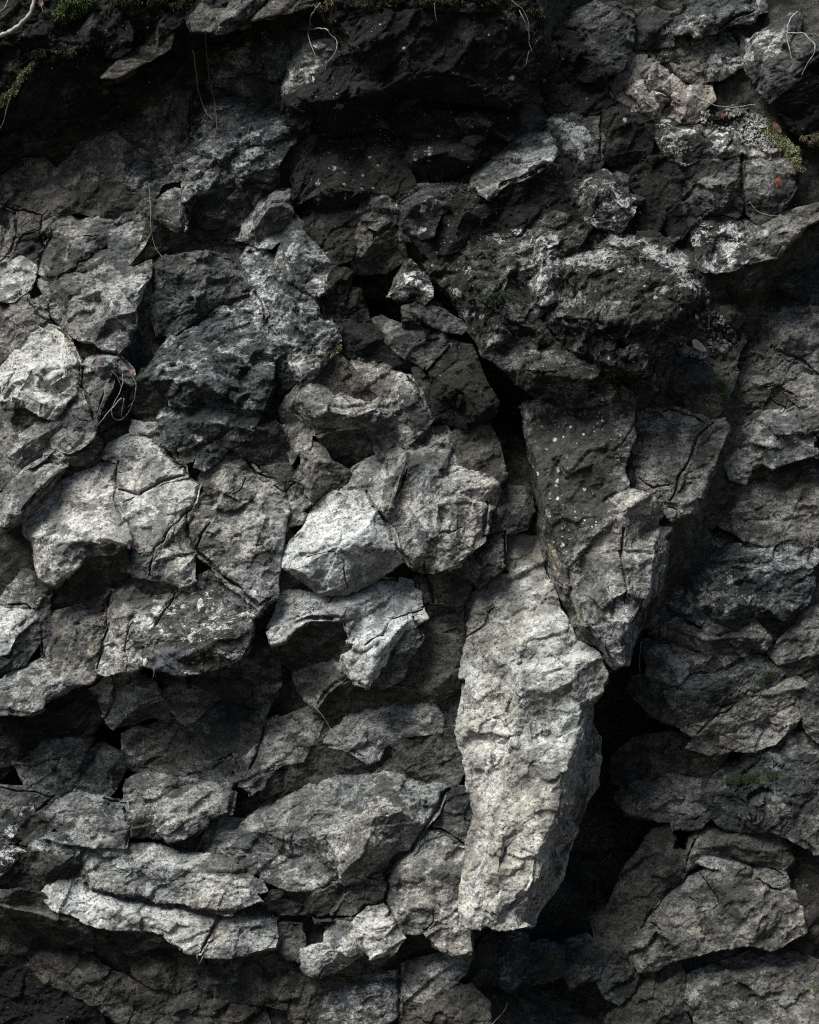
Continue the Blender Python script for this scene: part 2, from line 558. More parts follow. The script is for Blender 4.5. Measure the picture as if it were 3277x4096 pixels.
def settle(plans):
    """let neighbouring blocks meet: keep every facet's slope, close the steps that the survey did not ask for"""
    off = np.cumsum([0] + [len(p['H']) for p in plans])
    h0 = np.concatenate([p['H'] for p in plans])
    ia, ib, df, ww = [], [], [], []
    for k, p in enumerate(plans):
        e = np.unique(np.sort(np.concatenate([p['T'][:, [0, 1]], p['T'][:, [1, 2]], p['T'][:, [2, 0]]]), 1), axis=0)
        ia.append(e[:, 0] + off[k]); ib.append(e[:, 1] + off[k])
        df.append(p['H'][e[:, 0]] - p['H'][e[:, 1]])
        ww.append(np.full(len(e), 1.0 if not p['free'] else 40.))
    X = np.concatenate([p['V2'] for p in plans])
    own = np.concatenate([np.full(len(p['H']), k) for k, p in enumerate(plans)])
    free = np.array([p['free'] for p in plans])
    for k, p in enumerate(plans):
        sel = np.arange(off[k], off[k + 1])
        rim = sel[seg_dist(p['V2'], p['op'], np.roll(p['op'], -1, 0)) < 1]
        for i in rim:
            d = np.linalg.norm(X - X[i], axis=1)
            j = np.where((d < 46) & (own != k))[0]
            if len(j):
                st = np.abs(h0[j] - h0[i])
                w = SEAM / (1 + (st / 110) ** 2) ** 1.5 * np.exp(-(d[j] / 26) ** 2)
                w = w * np.where(free[own[j]] | free[k], .05, 1)
                ia.append(np.full(len(j), i)); ib.append(j); df.append(np.zeros(len(j))); ww.append(w)
    ia, ib, df, ww = map(np.concatenate, (ia, ib, df, ww))
    pr = np.where(free[own], 1., .012)
    def A(x):
        t = ww * (x[ia] - x[ib])
        o = pr * x
        np.add.at(o, ia, t); np.add.at(o, ib, -t)
        return o
    rhs = pr * h0
    np.add.at(rhs, ia, ww * df); np.add.at(rhs, ib, -ww * df)
    x = h0.copy(); r = rhs - A(x); q = r.copy(); rs = r @ r
    for _ in range(600):
        Aq = A(q); al = rs / (q @ Aq)
        x += al * q; r -= al * Aq
        rn = r @ r
        if rn < 1e-3: break
        q = r + rn / rs * q; rs = rn
    for k, p in enumerate(plans):
        p['H'] = x[off[k]:off[k + 1]]
        BASE.extend((u, v, h) for (u, v), h in zip(p['V2'], p['H']))
SEAM = 1.6
CHIP = 13.0                       # mm, how far those corners stand in or out
LEAN, RIDGE = 1.35, 1.5
GRID = np.full((520, 430), -999.0)      # how far the wall stands out, in 10 mm cells

def build_rock(plan, sheet, mat, h0, tilt, outline, ridges, label, name, rough, edge, back, fine):
    op, V2, H, T = plan['op'], plan['V2'], plan['H'], plan['T']
    c = (op.min(0) + op.max(0)) / 2
    parent = None
    V2 = grow(V2, op, 14.0)
    op = grow(op, op, 14.0)
    de = {}
    for t in T:
        for k in range(3):
            de[(t[k], t[(k + 1) % 3])] = 1
    rim = [(p, q) for (p, q) in de if (q, p) not in de]
    rv = sorted({p for e in rim for p in e})
    ix = {v: i for i, v in enumerate(rv)}
    m = len(rv)
    N0 = len(V2)
    ring = V2[rv]
    r1 = c + (ring - c) * 0.99
    r2 = c + (ring - c) * 0.90
    S2 = np.concatenate([V2, r1, r2, [c]])
    SH = np.concatenate([H, H[rv] - 45, H[rv] - 45 - back, [H[rv].min() - 60 - back]])
    tag = np.concatenate([np.zeros(N0), np.ones(m), np.full(m, 3.), [3.]])
    quad = []
    for p, q in rim:
        a0, b0 = N0 + ix[p], N0 + ix[q]
        a1, b1 = a0 + m, b0 + m
        quad += [(q, p, a0), (q, a0, b0), (b0, a0, a1), (b0, a1, b1), (b1, a1, N0 + 2 * m)]
    T = np.concatenate([T, np.array(quad, np.int64)])
    V = at(S2[:, 0], S2[:, 1], SH)
    V, T, tag = refine(V, T, tag, FINE, True)
    Nn = normals(V, T)
    S = survey(V)
    d = seg_dist(S, op, np.roll(op, -1, 0))
    front = tag < 1.5
    wob = fbm(V * 17, 3, 33)
    Wv = np.stack([fbm(V * 11 + 7, 4, 41), np.zeros(len(V)), fbm(V * 11 + 29, 4, 47)], 1) * 0.006
    rel = relief(V, rough, fine)
    k = np.clip(2 - tag, 0, 1)
    Nd = Nn * .45 + np.array([0, -.55, 0])
    Nd = np.where((tag < .999)[:, None], Nd, Nn)
    V = V + Nd * (rel * k)[:, None] + Wv
    V[:, 1] += np.where(tag < 0.999, edge / 1000 * np.exp(-d / (16 + 8 * wob)) * np.clip(1 + .8 * wob, .2, 2), 0)
    near, cut = crack_field(S, 20)
    V[:, 1] += np.where(front, cut / 1000, 0)
    Sf = survey(V[front])
    gi = np.clip((Sf[:, 1] / 10 + 50).astype(int), 0, 519)
    gj = np.clip((Sf[:, 0] / 10 + 50).astype(int), 0, 429)
    np.maximum.at(GRID, (gi, gj), -V[front, 1] * 1000)
    o = at(c[0], c[1], H.min())
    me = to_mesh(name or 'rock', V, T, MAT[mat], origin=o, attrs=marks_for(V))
    if label:
        return link(name or 'rock', me, o, None, label, 'rock', 'rocks of the cliff face')
    return link(name or 'rock', me, o, parent)

# ------------------------------------------------------------------ the rocks, surveyed block by block
# R(sheet, stone, stand-out mm, (lean x, lean y), outline, ridges, label)
# --- upper left: the overhanging bank and the wall under it
R('A0', 'N', 170, (0, -.26), "-250,-250 1950,-250 1790,50 1560,170 1290,200 1160,350 1000,500 720,700 420,770 250,930 0,960 -250,1000",
  ["-250,300,60 200,260,70 520,420,60 900,300,50 1300,60,60"], "black overhanging bank of soil and stone under the moss at top left", 'rock_bank', rough=1.6)
R('A0', 'N', 340, (.35, -.05), "600,40 690,55 730,120 700,200 660,290 570,330 500,300 498,230 530,150", ["600,40 570,170,60 540,300,30"],
  "rounded dark stone with a bluish left edge beside the green moss", rough=1.1)
R('A0', 'N', 320, (.1, -.1), "725,140 800,130 818,200 800,300 740,350 640,350 690,270", (), "small dark stone tucked behind the rounded bluish-edged stone near the moss")
R('A0', 'D', 330, (.25, .1), "960,140 1000,60 1080,50 1090,180 1060,290 1000,300 950,230", ["1000,60 990,160,40 1000,290"],
  "small bluish stone hanging in the dark bank between moss and long top slab")
R('A0', 'D', 280, (0, .4), "640,485 760,390 880,310 1000,285 1070,300 900,375 800,435 720,480", (), "dim narrow ledge stone slanting across the black overhang at upper left")
R('A0', 'K', 440, (.05, .4), "1195,150 1215,100 1260,40 1300,-80 1700,-80 1660,20 1580,100 1500,155 1420,192 1370,195 1330,175 1210,180", ["1330,175 1390,130,35 1500,90,30 1660,20"],
  "mossy slab at the top edge with a pale broken lower lip")  # the dark stone here paints the shade along the top edge
R('A0', 'B', 430, (.1, .35), "1712,-80 2060,-90 2010,20 1830,52 1725,72 1515,150 1595,104 1672,24", (), "wedge of stone right of the crack in the slab at the top edge")
R('A0', 'W', 130, (.25, .35), "1330,255 1400,220 1470,212 1560,200 1650,250 1640,440 1540,450 1440,470 1345,482 1305,400", ["1330,255 1440,330,40 1440,470", "1440,330 1560,380,30 1640,440"],
  "blocky grey stone right of two hanging rootlets under the top slab")
R('A0', 'K', 80, (.1, -.3), "1345,482 1440,470 1540,450 1725,440 1780,560 1700,650 1540,610 1480,560 1330,520", (), None)
R('A0', 'W', 240, (.3, .2), "1655,200 1780,190 1800,300 1790,480 1725,500 1650,480 1690,440 1660,320", (), None)
R('A0', 'B', -60, (.05, .2), "0,1140 120,1000 270,1000 350,1085 335,1180 290,1270 285,1350 100,1310 0,1275", (), "dim brown-grey flat stone at the left edge under the black bank")
R('A0', 'B', -30, (.18, .22), "345,1090 480,950 640,820 820,740 990,600 1190,580 1185,900 1100,910 1000,990 860,990 810,1010 760,1075 800,1085 770,1165 600,1160 500,1310 400,1350 290,1360 290,1200",
  ["990,600 1100,640,40 1085,780,30 1040,830,40 1000,990", "480,1000 700,900,35 790,1080"], "large smooth brown wall fading up into the shadow of the bank", fine=.7)
R('A0', 'D', 30, (.3, -.5), "1100,640 1190,590 1180,880 1000,985 1090,830 1050,800", (), None)
R('A0', 'W', 90, (.2, .45), "780,1165 800,1060 860,1000 1000,985 1120,905 1190,890 1220,700 1270,560 1330,500 1500,590 1560,640 1740,650 1860,690 1880,790 1850,860 1725,1040 1650,1050 1520,1085 1390,1130 1290,1230 1190,1340 1160,1440 1155,1120 1010,1140 960,1260 930,1190 790,1215",
  ["1270,560 1290,760,40 1290,960,30 1180,1050,40 1160,1230,30", "1560,640 1500,830,40 1340,1000,30 1180,1050"], "crumbly pale bluish sheet of rock spreading below the two hanging rootlets", rough=1.5, fine=1.6)
R('A0', 'D', 50, (.2, -.2), "600,1160 770,1160 790,1215 900,1200 930,1260 850,1300 740,1370 640,1360 510,1325", ["770,1160 700,1290,30 640,1360"], "dim wedge stone above the pointed tilted block", rough=.9)
R('A0', 'G', 130, (.3, .3), "695,1490 720,1430 850,1300 940,1250 960,1300 950,1390 890,1550 815,1648 700,1540", (), "pointed tilted block with a pale face and black right side")
R('A0', 'D', 60, (-.6, -.4), "955,1300 985,1330 1030,1390 1140,1460 1080,1520 960,1590 830,1660 890,1550", (), None)
R('A0', 'G', 70, (.1, .2), "990,1270 1060,1200 1150,1200 1165,1400 1110,1440 1050,1400 990,1330", (), None)
R('A0', 'K', 70, (.1, -.5), "1180,1350 1290,1225 1390,1130 1520,1085 1725,1050 1740,1180 1600,1230 1520,1420 1480,1520 1290,1490 1180,1480", ["1290,1225 1330,1350,40 1290,1490"], None, rough=1.3)
R('A0', 'G', 190, (.5, .3), "1500,1500 1530,1400 1600,1270 1740,1180 1800,1200 1830,1330 1800,1450 1700,1540 1600,1530", ["1740,1180 1690,1300,50 1600,1420,40 1560,1530,-40", "1690,1300 1800,1450,-60"], "grey wedge stone with a bright upper left facet below the crumbly sheet")
R('A0', 'W', 170, (.2, .2), "1525,1620 1570,1570 1660,1570 1710,1620 1690,1740 1660,1800 1545,1800", (), "small knobbly stone at the top of the bluish rough column")
# --- left edge, upper
R('A0', 'B', 40, (.2, .3), "0,1310 90,1300 105,1500 60,1580 0,1625", (), "narrow brown-grey block at the left edge beside a dark crack")
R('A0', 'B', 20, (.1, .25), "100,1330 180,1330 270,1355 240,1420 120,1490 105,1400", (), "small squarish grey block between cracks near the left edge")
R('A0', 'K', 0, (.1, .2), "110,1500 250,1430 245,1520 250,1600 215,1690 90,1620", (), None)
R('A0', 'G', 50, (.15, .35), "250,1430 400,1350 500,1400 610,1370 700,1400 690,1500 600,1560 580,1615 500,1665 400,1725 310,1750 225,1690 262,1570 320,1480", ["250,1430 380,1500,25 590,1470,20 700,1400", "380,1500 320,1640,20 310,1750"],
  "broad fissured grey stone at left with lichen-free ribbed face")
# --- A1: left middle
R('A1', 'P', 110, (.25, .35), "0,55 120,38 212,100 200,165 170,240 80,312 0,318", (), "pale block at the left edge with a vertical grain and a black notch beneath")
R('A1', 'G', 120, (.2, .3), "225,190 320,160 400,150 520,90 600,40 740,15 800,60 830,120 950,75 940,165 890,240 870,320 840,400 832,470 805,520 790,575 730,640 640,600 600,560 500,550 400,500 340,430 300,330",
  ["940,165 870,260,30 850,380,40 830,470 ", "300,330 480,300,25 640,250,40 850,380", "560,410,15 660,440,30 700,480,0 800,510,10"], "big grey face left of the black wedge-shaped hollow with bluish stains")
R('A1', 'K', 30, (-.9, -.3), "935,180 955,330 985,520 1040,530 930,690 800,715 735,640 795,575 835,470 870,300", (), None, rough=.8)  # right facet of the grey face, its shade painted by a darker stone
R('A1', 'G', 80, (.2, .3), "185,320 290,270 305,330 300,400 270,430 215,370", (), "small chip of stone beside the cracks at left middle")
R('A1', 'G', 90, (.2, .3), "75,310 160,255 178,320 120,380 72,360", (), None)
R('A1', 'B', 100, (.25, .25), "0,400 70,370 170,350 230,405 285,440 205,480 150,560 100,650 40,740 0,770", (), "smooth brown-grey stone at the left edge above the bright slab")
R('A1', 'P', 210, (.25, .45), "0,770 60,700 130,610 205,490 290,455 380,510 440,560 475,640 490,740 485,830 445,900 380,965 330,1050 250,1030 120,950 60,930 0,940",
  ["0,770 200,740,15 400,760,25 485,830", "330,1050,-20 250,960,20 120,880,25 0,900,0"], "big bright slab at the left with a pale scar near its top", rough=1.1)
R('A1', 'D', 150, (0, -.7), "85,935 250,1010 330,1050 370,1040 280,1100 140,1140 110,1060", (), None)
R('A1', 'G', 210, (.3, .4), "330,1050 370,980 440,940 440,1000 400,1030 340,1055", (), "small sunlit chip below the bright slab at left")
R('A1', 'G', 240, (.25, .3), "500,780 520,725 650,665 745,680 825,750 850,820 830,830 720,780 690,860 640,960 600,1120 590,1060 540,900 492,835", ["500,780 640,740,30 720,780", "540,860,-20 680,850,10"], "block with a dry leaf on its crown and roots over its black right side")
R('A1', 'N', 190, (-.8, -.3), "720,785 830,830 850,900 800,1010 640,1125 605,1120 650,960 690,860", (), None)
R('A1', 'G', 260, (.25, .35), "445,960 490,860 545,905 590,1070 600,1120 580,1170 500,1235 420,1262 345,1240 340,1190 400,1060", ["490,1070,15 600,1080"], "grey cracked stone under the block with the dry leaf")
R('A1', 'B', 130, (.6, .1), "0,1020 50,950 88,945 120,1100 110,1200 40,1280 0,1300", ["88,945 60,1080,0 10,1180", "60,1080 120,1100,-60"], "thin upright blade of stone at the left edge beneath the bright slab")
R('A1', 'G', 200, (.2, .5), "80,1290 130,1180 250,1100 360,1065 425,1075 370,1180 330,1240 200,1340 110,1390", ["80,1290,0 260,1160,30 425,1075", "110,1390,-70 260,1290,-50 370,1180,-40"], "slanting slab with a bright upper stripe below the bright slab at left")
R('A1', 'B', 140, (.2, .3), "0,1340 80,1270 112,1310 105,1400 40,1480 0,1500", (), "small brown block at the left edge under the upright blade")
R('A1', 'G', 280, (.25, .55), "0,1560 60,1490 170,1385 300,1290 400,1252 412,1350 390,1410 300,1520 200,1590 150,1690 60,1725 0,1710", ["412,1300,0 300,1450,40 150,1590,40 0,1680,10", "390,1410,-60 300,1520,-60 200,1590,-50 150,1690,-60"],
  "long diagonal rib of pale rock running down to the left edge", rough=1.2)
R('A1', 'K', 160, (-.2, -.3), "400,1260 500,1240 600,1170 640,1200 620,1310 540,1340 420,1340", (), None)
# the large dark blocks at left centre
R('A1', 'K', 260, (.15, .05), "945,115 1020,80 1100,60 1290,25 1440,50 1530,190 1550,260 1440,280 1390,335 1180,490 1110,530 1000,522 975,460 965,290", ["945,115 1100,150,40 1420,130,20", "965,290 1250,300,30 1440,280"],
  "big dark squarish block left of the bluish rough column", rough=1.3)
R('A1', 'W', 230, (.2, .4), "860,830 980,690 1060,535 1110,532 1190,495 1400,340 1540,265 1610,255 1640,330 1665,470 1725,540 1760,640 1700,700 1690,860 1640,990 1500,990 1480,930 1330,920 1200,990 1080,960 1050,850 930,795",
  ["930,795,30 1080,800,60 1300,840,70 1480,930,40", "1060,535 1180,640,40 1330,700,50 1700,700"], "broad dark rough shoulder of rock below the dark squarish block", rough=1.5)
R('A1', 'D', 120, (.1, -.7), "865,835 940,800 1050,860 1190,880 1200,985 1010,1010 900,1080 815,1000", (), None)
R('A1', 'W', 280, (.15, .35), "1015,1015 1150,1005 1210,975 1330,915 1480,925 1610,1040 1590,1130 1520,1200 1440,1225 1370,1180 1240,1160 1200,1215 1020,1205 1010,1100", ["1010,1100,20 1180,1080,40 1350,1080,40 1590,1130,10"], "rough mottled stone jutting over the crack above the grey slabs", rough=1.4)
R('A1', 'G', 200, (.2, .2), "830,1080 900,1100 1010,1100 1000,1220 920,1190 830,1170", (), None)
R('A1', 'B', 240, (.15, .3), "1020,1210 1200,1220 1230,1270 1200,1320 1120,1340 1060,1280 1015,1250", (), "small dark brick of stone above the crack in the grey slabs")
R('A1', 'W', 250, (.15, .2), "1235,1170 1370,1185 1430,1225 1380,1290 1280,1380 1225,1360", (), "small dark rough stone wedged right of the dark brick of stone")
R('A1', 'K', 250, (-.1, -.6), "1440,1230 1530,1200 1600,1130 1725,1090 1790,1180 1830,1330 1700,1340 1580,1310 1500,1270", (), "dark underside block jutting above the mottled wall at centre left")  # shaded facet under the overhang, painted with dark stone
# grey slabs
R('A1', 'P', 300, (.1, .3), "630,1290 700,1220 850,1165 950,1195 1090,1325 1160,1365 1162,1412 1020,1445 940,1490 880,1530 732,1500 722,1420 748,1325", ["630,1290 850,1290,15 1090,1325"], "flat grey slab above the horizontal crack at centre left", rough=.8)
R('A2', 'P', 320, (.2, .5), "150,130 300,-10 420,-130 600,-230 735,-245 720,-150 715,-70 695,0 770,130 795,230 800,285 700,275 560,275 500,370 430,460 340,525 260,470 240,400 210,250 150,200",
  ["150,200 230,235,45 450,245,50 800,285,20", "240,400,0 380,350,40 560,275"], "large pale slab with grey stains left of the brightest slab", rough=1.1)
R('A2', 'P', 345, (.1, .45), "730,-60 880,-25 950,-75 1160,-142 1240,-90 1222,20 1172,60 1090,140 1020,275 970,295 880,300 800,250 772,130 702,0", ["772,130 900,60,15 1222,20"], "brightest slab on the wall between the curved crack and the red leaf", rough=.7)
R('A2', 'G', 335, (.1, .35), "805,262 880,305 970,300 1030,275 1100,145 1175,68 1165,220 1222,320 1200,500 1150,535 1000,495 930,480 835,470 805,440", ["805,262 960,380,30 1222,320", "970,300 930,480", "960,380 1050,390,10 1000,495"], "broken grey block with a small red leaf at its upper left corner", rough=1.2)
R('A2', 'D', 250, (.25, -.85), "560,280 650,272 775,300 800,400 800,455 700,550 500,640 380,725 310,745 300,650 330,535 430,460 500,370", (), None, rough=.8)  # underside of the pale slab, its shade put into a darker stone
R('A2', 'K', 260, (0, -.8), "835,472 930,485 1010,500 1150,540 1100,560 1000,605 900,580 850,520", (), None, rough=.7)
R('A2', 'G', 250, (.1, .3), "1200,20 1240,-100 1285,-240 1400,-300 1560,-210 1640,-150 1735,-140 1790,40 1760,250 1740,420 1725,600 1620,670 1500,575 1330,425 1230,310 1175,225 1185,60",
  ["1285,-240 1400,-60,35 1330,140,20 1230,310", "1400,-60 1560,50,35 1760,250", "1560,50 1560,350,30 1620,670"], "wide mottled grey wall right of the brightest slab above the long straight crack", rough=1.2)
R('A2', 'B', 250, (.1, .25), "310,742 400,700 520,640 690,565 662,700 662,830 650,950 605,1060 565,1120 440,1142 330,1090 290,1000 330,870", ["330,870 480,760,45 590,770,45 640,830,20", "480,760 400,890,20 440,1142", "400,890 560,900,30 605,1060"], "rounded brown-tinged boulder below the dark underside of the pale slab", rough=1.2)
R('A2', 'G', 290, (.15, .35), "695,565 830,470 850,510 890,575 1000,605 1110,550 1000,720 935,860 890,930 860,1040 740,1050 660,1085 610,1060 645,980 672,800 668,650", ["695,565 780,650,30 840,760,40 720,860,20 645,980", "840,760 935,860", "720,860 780,980,15 740,1050"], "pale rough stone between the brown-tinged boulder and the stained bluish slab")
R('A2', 'L', 330, (.15, .35), "1120,550 1220,500 1330,440 1400,495 1500,585 1615,685 1560,740 1562,850 1480,990 1430,1030 1270,1072 1140,1082 900,1020 890,950 950,830 1010,720", ["1560,740 1400,820,25 1360,920,20 1270,1072", "890,950,-20 1050,960,20 1270,1072,-30"],
  "stained blue-black slab speckled with white below the long straight crack")
R('A2', 'G', 200, (.2, .3), "0,640 60,540 160,440 230,470 245,600 215,655 60,658", (), "flat grey stone at the left edge above the bright wedge block")
R('A2', 'P', 260, (.2, .45), "0,672 130,672 190,692 222,735 150,790 70,855 30,945 0,960", (), "bright smooth wedge block at the left edge")
R('A2', 'K', 220, (-.15, .1), "222,740 248,830 230,900 150,1010 30,1065 12,980 50,870 100,800", (), "dark tilted block beside the bright wedge block at the left edge")
R('A2', 'K', 200, (.1, .1), "245,480 335,530 300,640 310,750 350,840 300,980 270,990 250,860 235,740 220,690 245,610", (), None)
R('A2', 'G', 290, (.15, .55), "-60,1230 100,1080 260,1000 300,1085 440,1150 472,1152 280,1250 240,1312 120,1342 -60,1338", ["-60,1230 150,1180,10 300,1150,20 472,1152"], "slab at the left edge with a bright lower lip above the black hollow")
# under the lip
R('A2', 'G', 140, (.1, .2), "560,1212 640,1150 700,1095 712,1200 672,1358 600,1290", (), "left half of the pale pointed stone split by a crack below the lip", rough=.8)
R('A2', 'G', 145, (.1, .25), "722,1095 850,1085 960,1150 1010,1230 880,1262 780,1350 712,1418 680,1370 720,1210", ["850,1085 850,1200,20 780,1350"], "right half of the pale pointed stone hanging over the dark arch", rough=.9)
R('A2', 'D', 70, (-.1, -.7), "880,1265 1010,1235 1060,1290 1160,1395 1100,1400 960,1340 820,1400 730,1415 790,1350", (), None, rough=.7)
R('A2', 'B', 90, (.3, .15), "1000,1235 1100,1160 1300,1190 1360,1245 1210,1370 1170,1400 1060,1290", (), "brown stone at the right foot of the dark arch")
R('A2', 'K', 10, (.2, -.25), "960,1060 1270,1080 1440,1040 1500,990 1600,850 1725,900 1750,1150 1650,1330 1480,1300 1350,1245 1240,1180 1040,1160", ["1270,1080 1400,1160,30 1650,1330"], "dark recessed block under the stained blue-black slab", rough=.9)
R('A2', 'G', -30, (.3, .2), "780,1480 880,1430 890,1600 850,1665 785,1645", (), "narrow grey face standing in the black hollow at lower left")
R('A2', 'D', -70, (0, .2), "890,1440 1000,1390 1150,1410 1220,1500 1290,1620 1330,1650 1200,1700 1080,1725 960,1670 860,1660", (), "dim brown stone inside the hollow beneath the dark arch")
R('A2', 'K', 10, (.2, .1), "1180,1400 1360,1250 1500,1290 1650,1340 1640,1500 1560,1600 1490,1640 1440,1600 1330,1640 1240,1500", ["1360,1250 1400,1420,30 1440,1600"], "dim smooth slab above the pale tooth-shaped stones at lower left", rough=.7)
R('A2', 'G', 80, (.2, .25), "1440,1605 1640,1505 1655,1420 1725,1380 1725,1500 1640,1640 1560,1690 1490,1720 1480,1660", (), None)
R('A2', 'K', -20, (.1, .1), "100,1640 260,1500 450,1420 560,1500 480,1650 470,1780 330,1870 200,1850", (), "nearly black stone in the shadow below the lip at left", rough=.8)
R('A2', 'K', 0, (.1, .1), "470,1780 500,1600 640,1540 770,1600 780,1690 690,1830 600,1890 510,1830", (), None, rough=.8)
# --- top centre: the black overhanging boulder and the mossy stones under it
R('B0', 'W', 390, (.35, .25), "-20,260 100,170 230,85 310,90 285,200 400,250 450,320 335,440 205,540 120,640 60,560 75,470 20,480 -20,420", ["230,85 215,260,40 110,470,40 120,640", "215,260 335,440"], "bluish stone with a pale orange-tinged patch beside the forked white root")
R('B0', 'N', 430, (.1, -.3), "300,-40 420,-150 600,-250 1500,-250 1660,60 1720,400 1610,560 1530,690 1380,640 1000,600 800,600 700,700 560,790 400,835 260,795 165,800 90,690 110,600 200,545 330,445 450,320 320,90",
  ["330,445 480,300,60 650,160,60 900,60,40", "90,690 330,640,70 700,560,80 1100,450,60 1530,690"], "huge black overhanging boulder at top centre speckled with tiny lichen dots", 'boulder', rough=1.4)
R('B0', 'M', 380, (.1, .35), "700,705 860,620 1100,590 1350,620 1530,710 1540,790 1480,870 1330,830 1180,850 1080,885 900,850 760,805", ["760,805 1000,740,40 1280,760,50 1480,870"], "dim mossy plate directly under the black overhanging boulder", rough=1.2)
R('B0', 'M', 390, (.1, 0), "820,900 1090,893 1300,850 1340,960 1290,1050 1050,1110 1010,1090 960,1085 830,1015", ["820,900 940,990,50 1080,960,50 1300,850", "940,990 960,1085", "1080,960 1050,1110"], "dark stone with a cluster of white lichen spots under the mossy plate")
R('B0', 'M', 350, (.2, .15), "300,850 480,830 570,950 610,1070 690,1200 590,1185 585,1280 540,1380 520,1500 480,1620 390,1650 300,1500 225,1430 190,1310 145,1290 125,1130 180,1020 255,950",
  ["145,1290,-10 260,1240,50 430,1200,70 585,1180,20", "190,1310,-70 300,1330,-10 450,1300,0 585,1280,-30", "300,850 400,1000,40 430,1200"], "dark domed mossy stone with white lichen spots on its brow", rough=1.3)
R('B0', 'M', 300, (.15, .2), "485,850 720,815 815,905 808,1010 870,1150 890,1290 790,1220 690,1190 605,1060 565,950", ["600,860 700,1000,40 790,1220"], "mossy rib slanting down from the black boulder beside the domed stone")
R('B0', 'K', 330, (.2, .2), "598,1185 690,1205 695,1330 725,1385 660,1435 600,1405 545,1350 585,1280", (), "small mossy wedge stone squeezed right of the domed stone")
R('B0', 'K', 420, (.2, .3), "700,1215 800,1150 880,1190 1000,1170 1130,1180 1120,1290 1045,1335 995,1470 900,1500 830,1492 812,1420 720,1345 690,1290", ["812,1420,-20 880,1300,40 1000,1240,50 1130,1180", "880,1300 900,1500,-60"], "dark stone bearing two white lichen patches near the centre top")
R('B0', 'P', 430, (.2, .4), "1178,1220 1205,1202 1238,1215 1232,1240 1200,1243", (), "tiny pale loose stone lying below the tilted slab", back=60)
R('B0', 'G', 470, (.25, .6), "1248,1145 1340,1035 1480,925 1600,870 1730,850 1770,950 1705,1035 1560,1115 1460,1145 1365,1235 1322,1210 1312,1182 1258,1178", (), "tilted pale slab with a bright top between the mossy stones", rough=1.1)
R('B0', 'M', 420, (.05, -.35), "1365,1240 1460,1150 1560,1120 1705,1040 1800,1060 1810,1250 1700,1300 1500,1340 1400,1310", (), "dark mossy underside block beneath the tilted pale slab")
R('B0', 'M', 330, (.15, .1), "1135,1190 1250,1185 1330,1235 1400,1305 1490,1330 1450,1430 1330,1530 1200,1550 1050,1650 950,1570 900,1505 1000,1470 1050,1335 1125,1290", ["1135,1190 1200,1320,50 1150,1450,40 1050,1650", "1200,1320 1450,1430"], "mossy brown stone right of the two white lichen patches", rough=1.2)
R('B0', 'D', 200, (-.1, -.3), "560,1400 720,1400 820,1500 840,1620 700,1700 500,1720 510,1560", (), None)
R('B0', 'N', 300, (.1, -.3), "1490,1330 1700,1295 1820,1260 1900,1380 1780,1430 1620,1500 1500,1560 1350,1540 1450,1430", (), None)
R('B0', 'D', 390, (.2, .3), "100,1440 160,1370 220,1440 250,1600 110,1760 40,1640", (), None)
# bluish column at left centre
R('B0', 'W', 230, (.3, .3), "30,1660 90,1420 130,1340 200,1420 300,1500 390,1660 370,1750 340,1850 200,1800 100,1760", ["130,1340 160,1560,50 200,1800"], "rough brown-black stone at the head of the pale streaked column", rough=1.2)
R('B1', 'W', 240, (.25, .2), "-60,80 40,30 110,120 210,180 215,260 310,300 340,420 390,480 420,560 350,660 300,720 230,800 180,850 120,700 20,560 -60,480", ["40,30 90,250,40 160,400,50 220,560,40 180,850", "160,400 340,420"], "pale streaked column of rough rock left of the black hollow", rough=1.4, fine=1.4)
R('B1', 'K', 210, (.1, -.3), "-70,500 20,565 120,700 180,850 130,870 60,900 -80,760", (), "dark slanting rib left of the pale streaked column")
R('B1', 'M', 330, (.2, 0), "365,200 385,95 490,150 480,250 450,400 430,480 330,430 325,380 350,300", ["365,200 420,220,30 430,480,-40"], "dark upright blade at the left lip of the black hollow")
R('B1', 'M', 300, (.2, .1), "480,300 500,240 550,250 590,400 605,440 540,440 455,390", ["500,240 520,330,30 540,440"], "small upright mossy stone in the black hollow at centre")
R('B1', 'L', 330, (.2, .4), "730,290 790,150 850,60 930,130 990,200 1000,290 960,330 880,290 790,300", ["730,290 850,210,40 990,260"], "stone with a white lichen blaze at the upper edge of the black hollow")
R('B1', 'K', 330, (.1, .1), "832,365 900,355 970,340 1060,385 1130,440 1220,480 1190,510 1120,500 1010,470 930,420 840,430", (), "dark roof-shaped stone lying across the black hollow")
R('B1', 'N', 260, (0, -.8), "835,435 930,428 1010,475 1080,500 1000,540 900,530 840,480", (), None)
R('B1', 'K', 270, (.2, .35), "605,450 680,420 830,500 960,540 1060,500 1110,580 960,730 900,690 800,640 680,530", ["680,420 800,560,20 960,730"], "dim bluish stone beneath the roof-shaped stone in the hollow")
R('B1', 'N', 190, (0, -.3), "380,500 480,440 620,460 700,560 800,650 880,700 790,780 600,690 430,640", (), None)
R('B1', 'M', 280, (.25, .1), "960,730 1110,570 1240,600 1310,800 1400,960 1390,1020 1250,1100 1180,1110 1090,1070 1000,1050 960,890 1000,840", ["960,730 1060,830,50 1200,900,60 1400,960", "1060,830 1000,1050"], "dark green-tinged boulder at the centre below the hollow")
R('B1', 'K', 220, (.2, .1), "880,740 960,740 990,830 955,890 1000,1020 960,960 920,860", (), None)
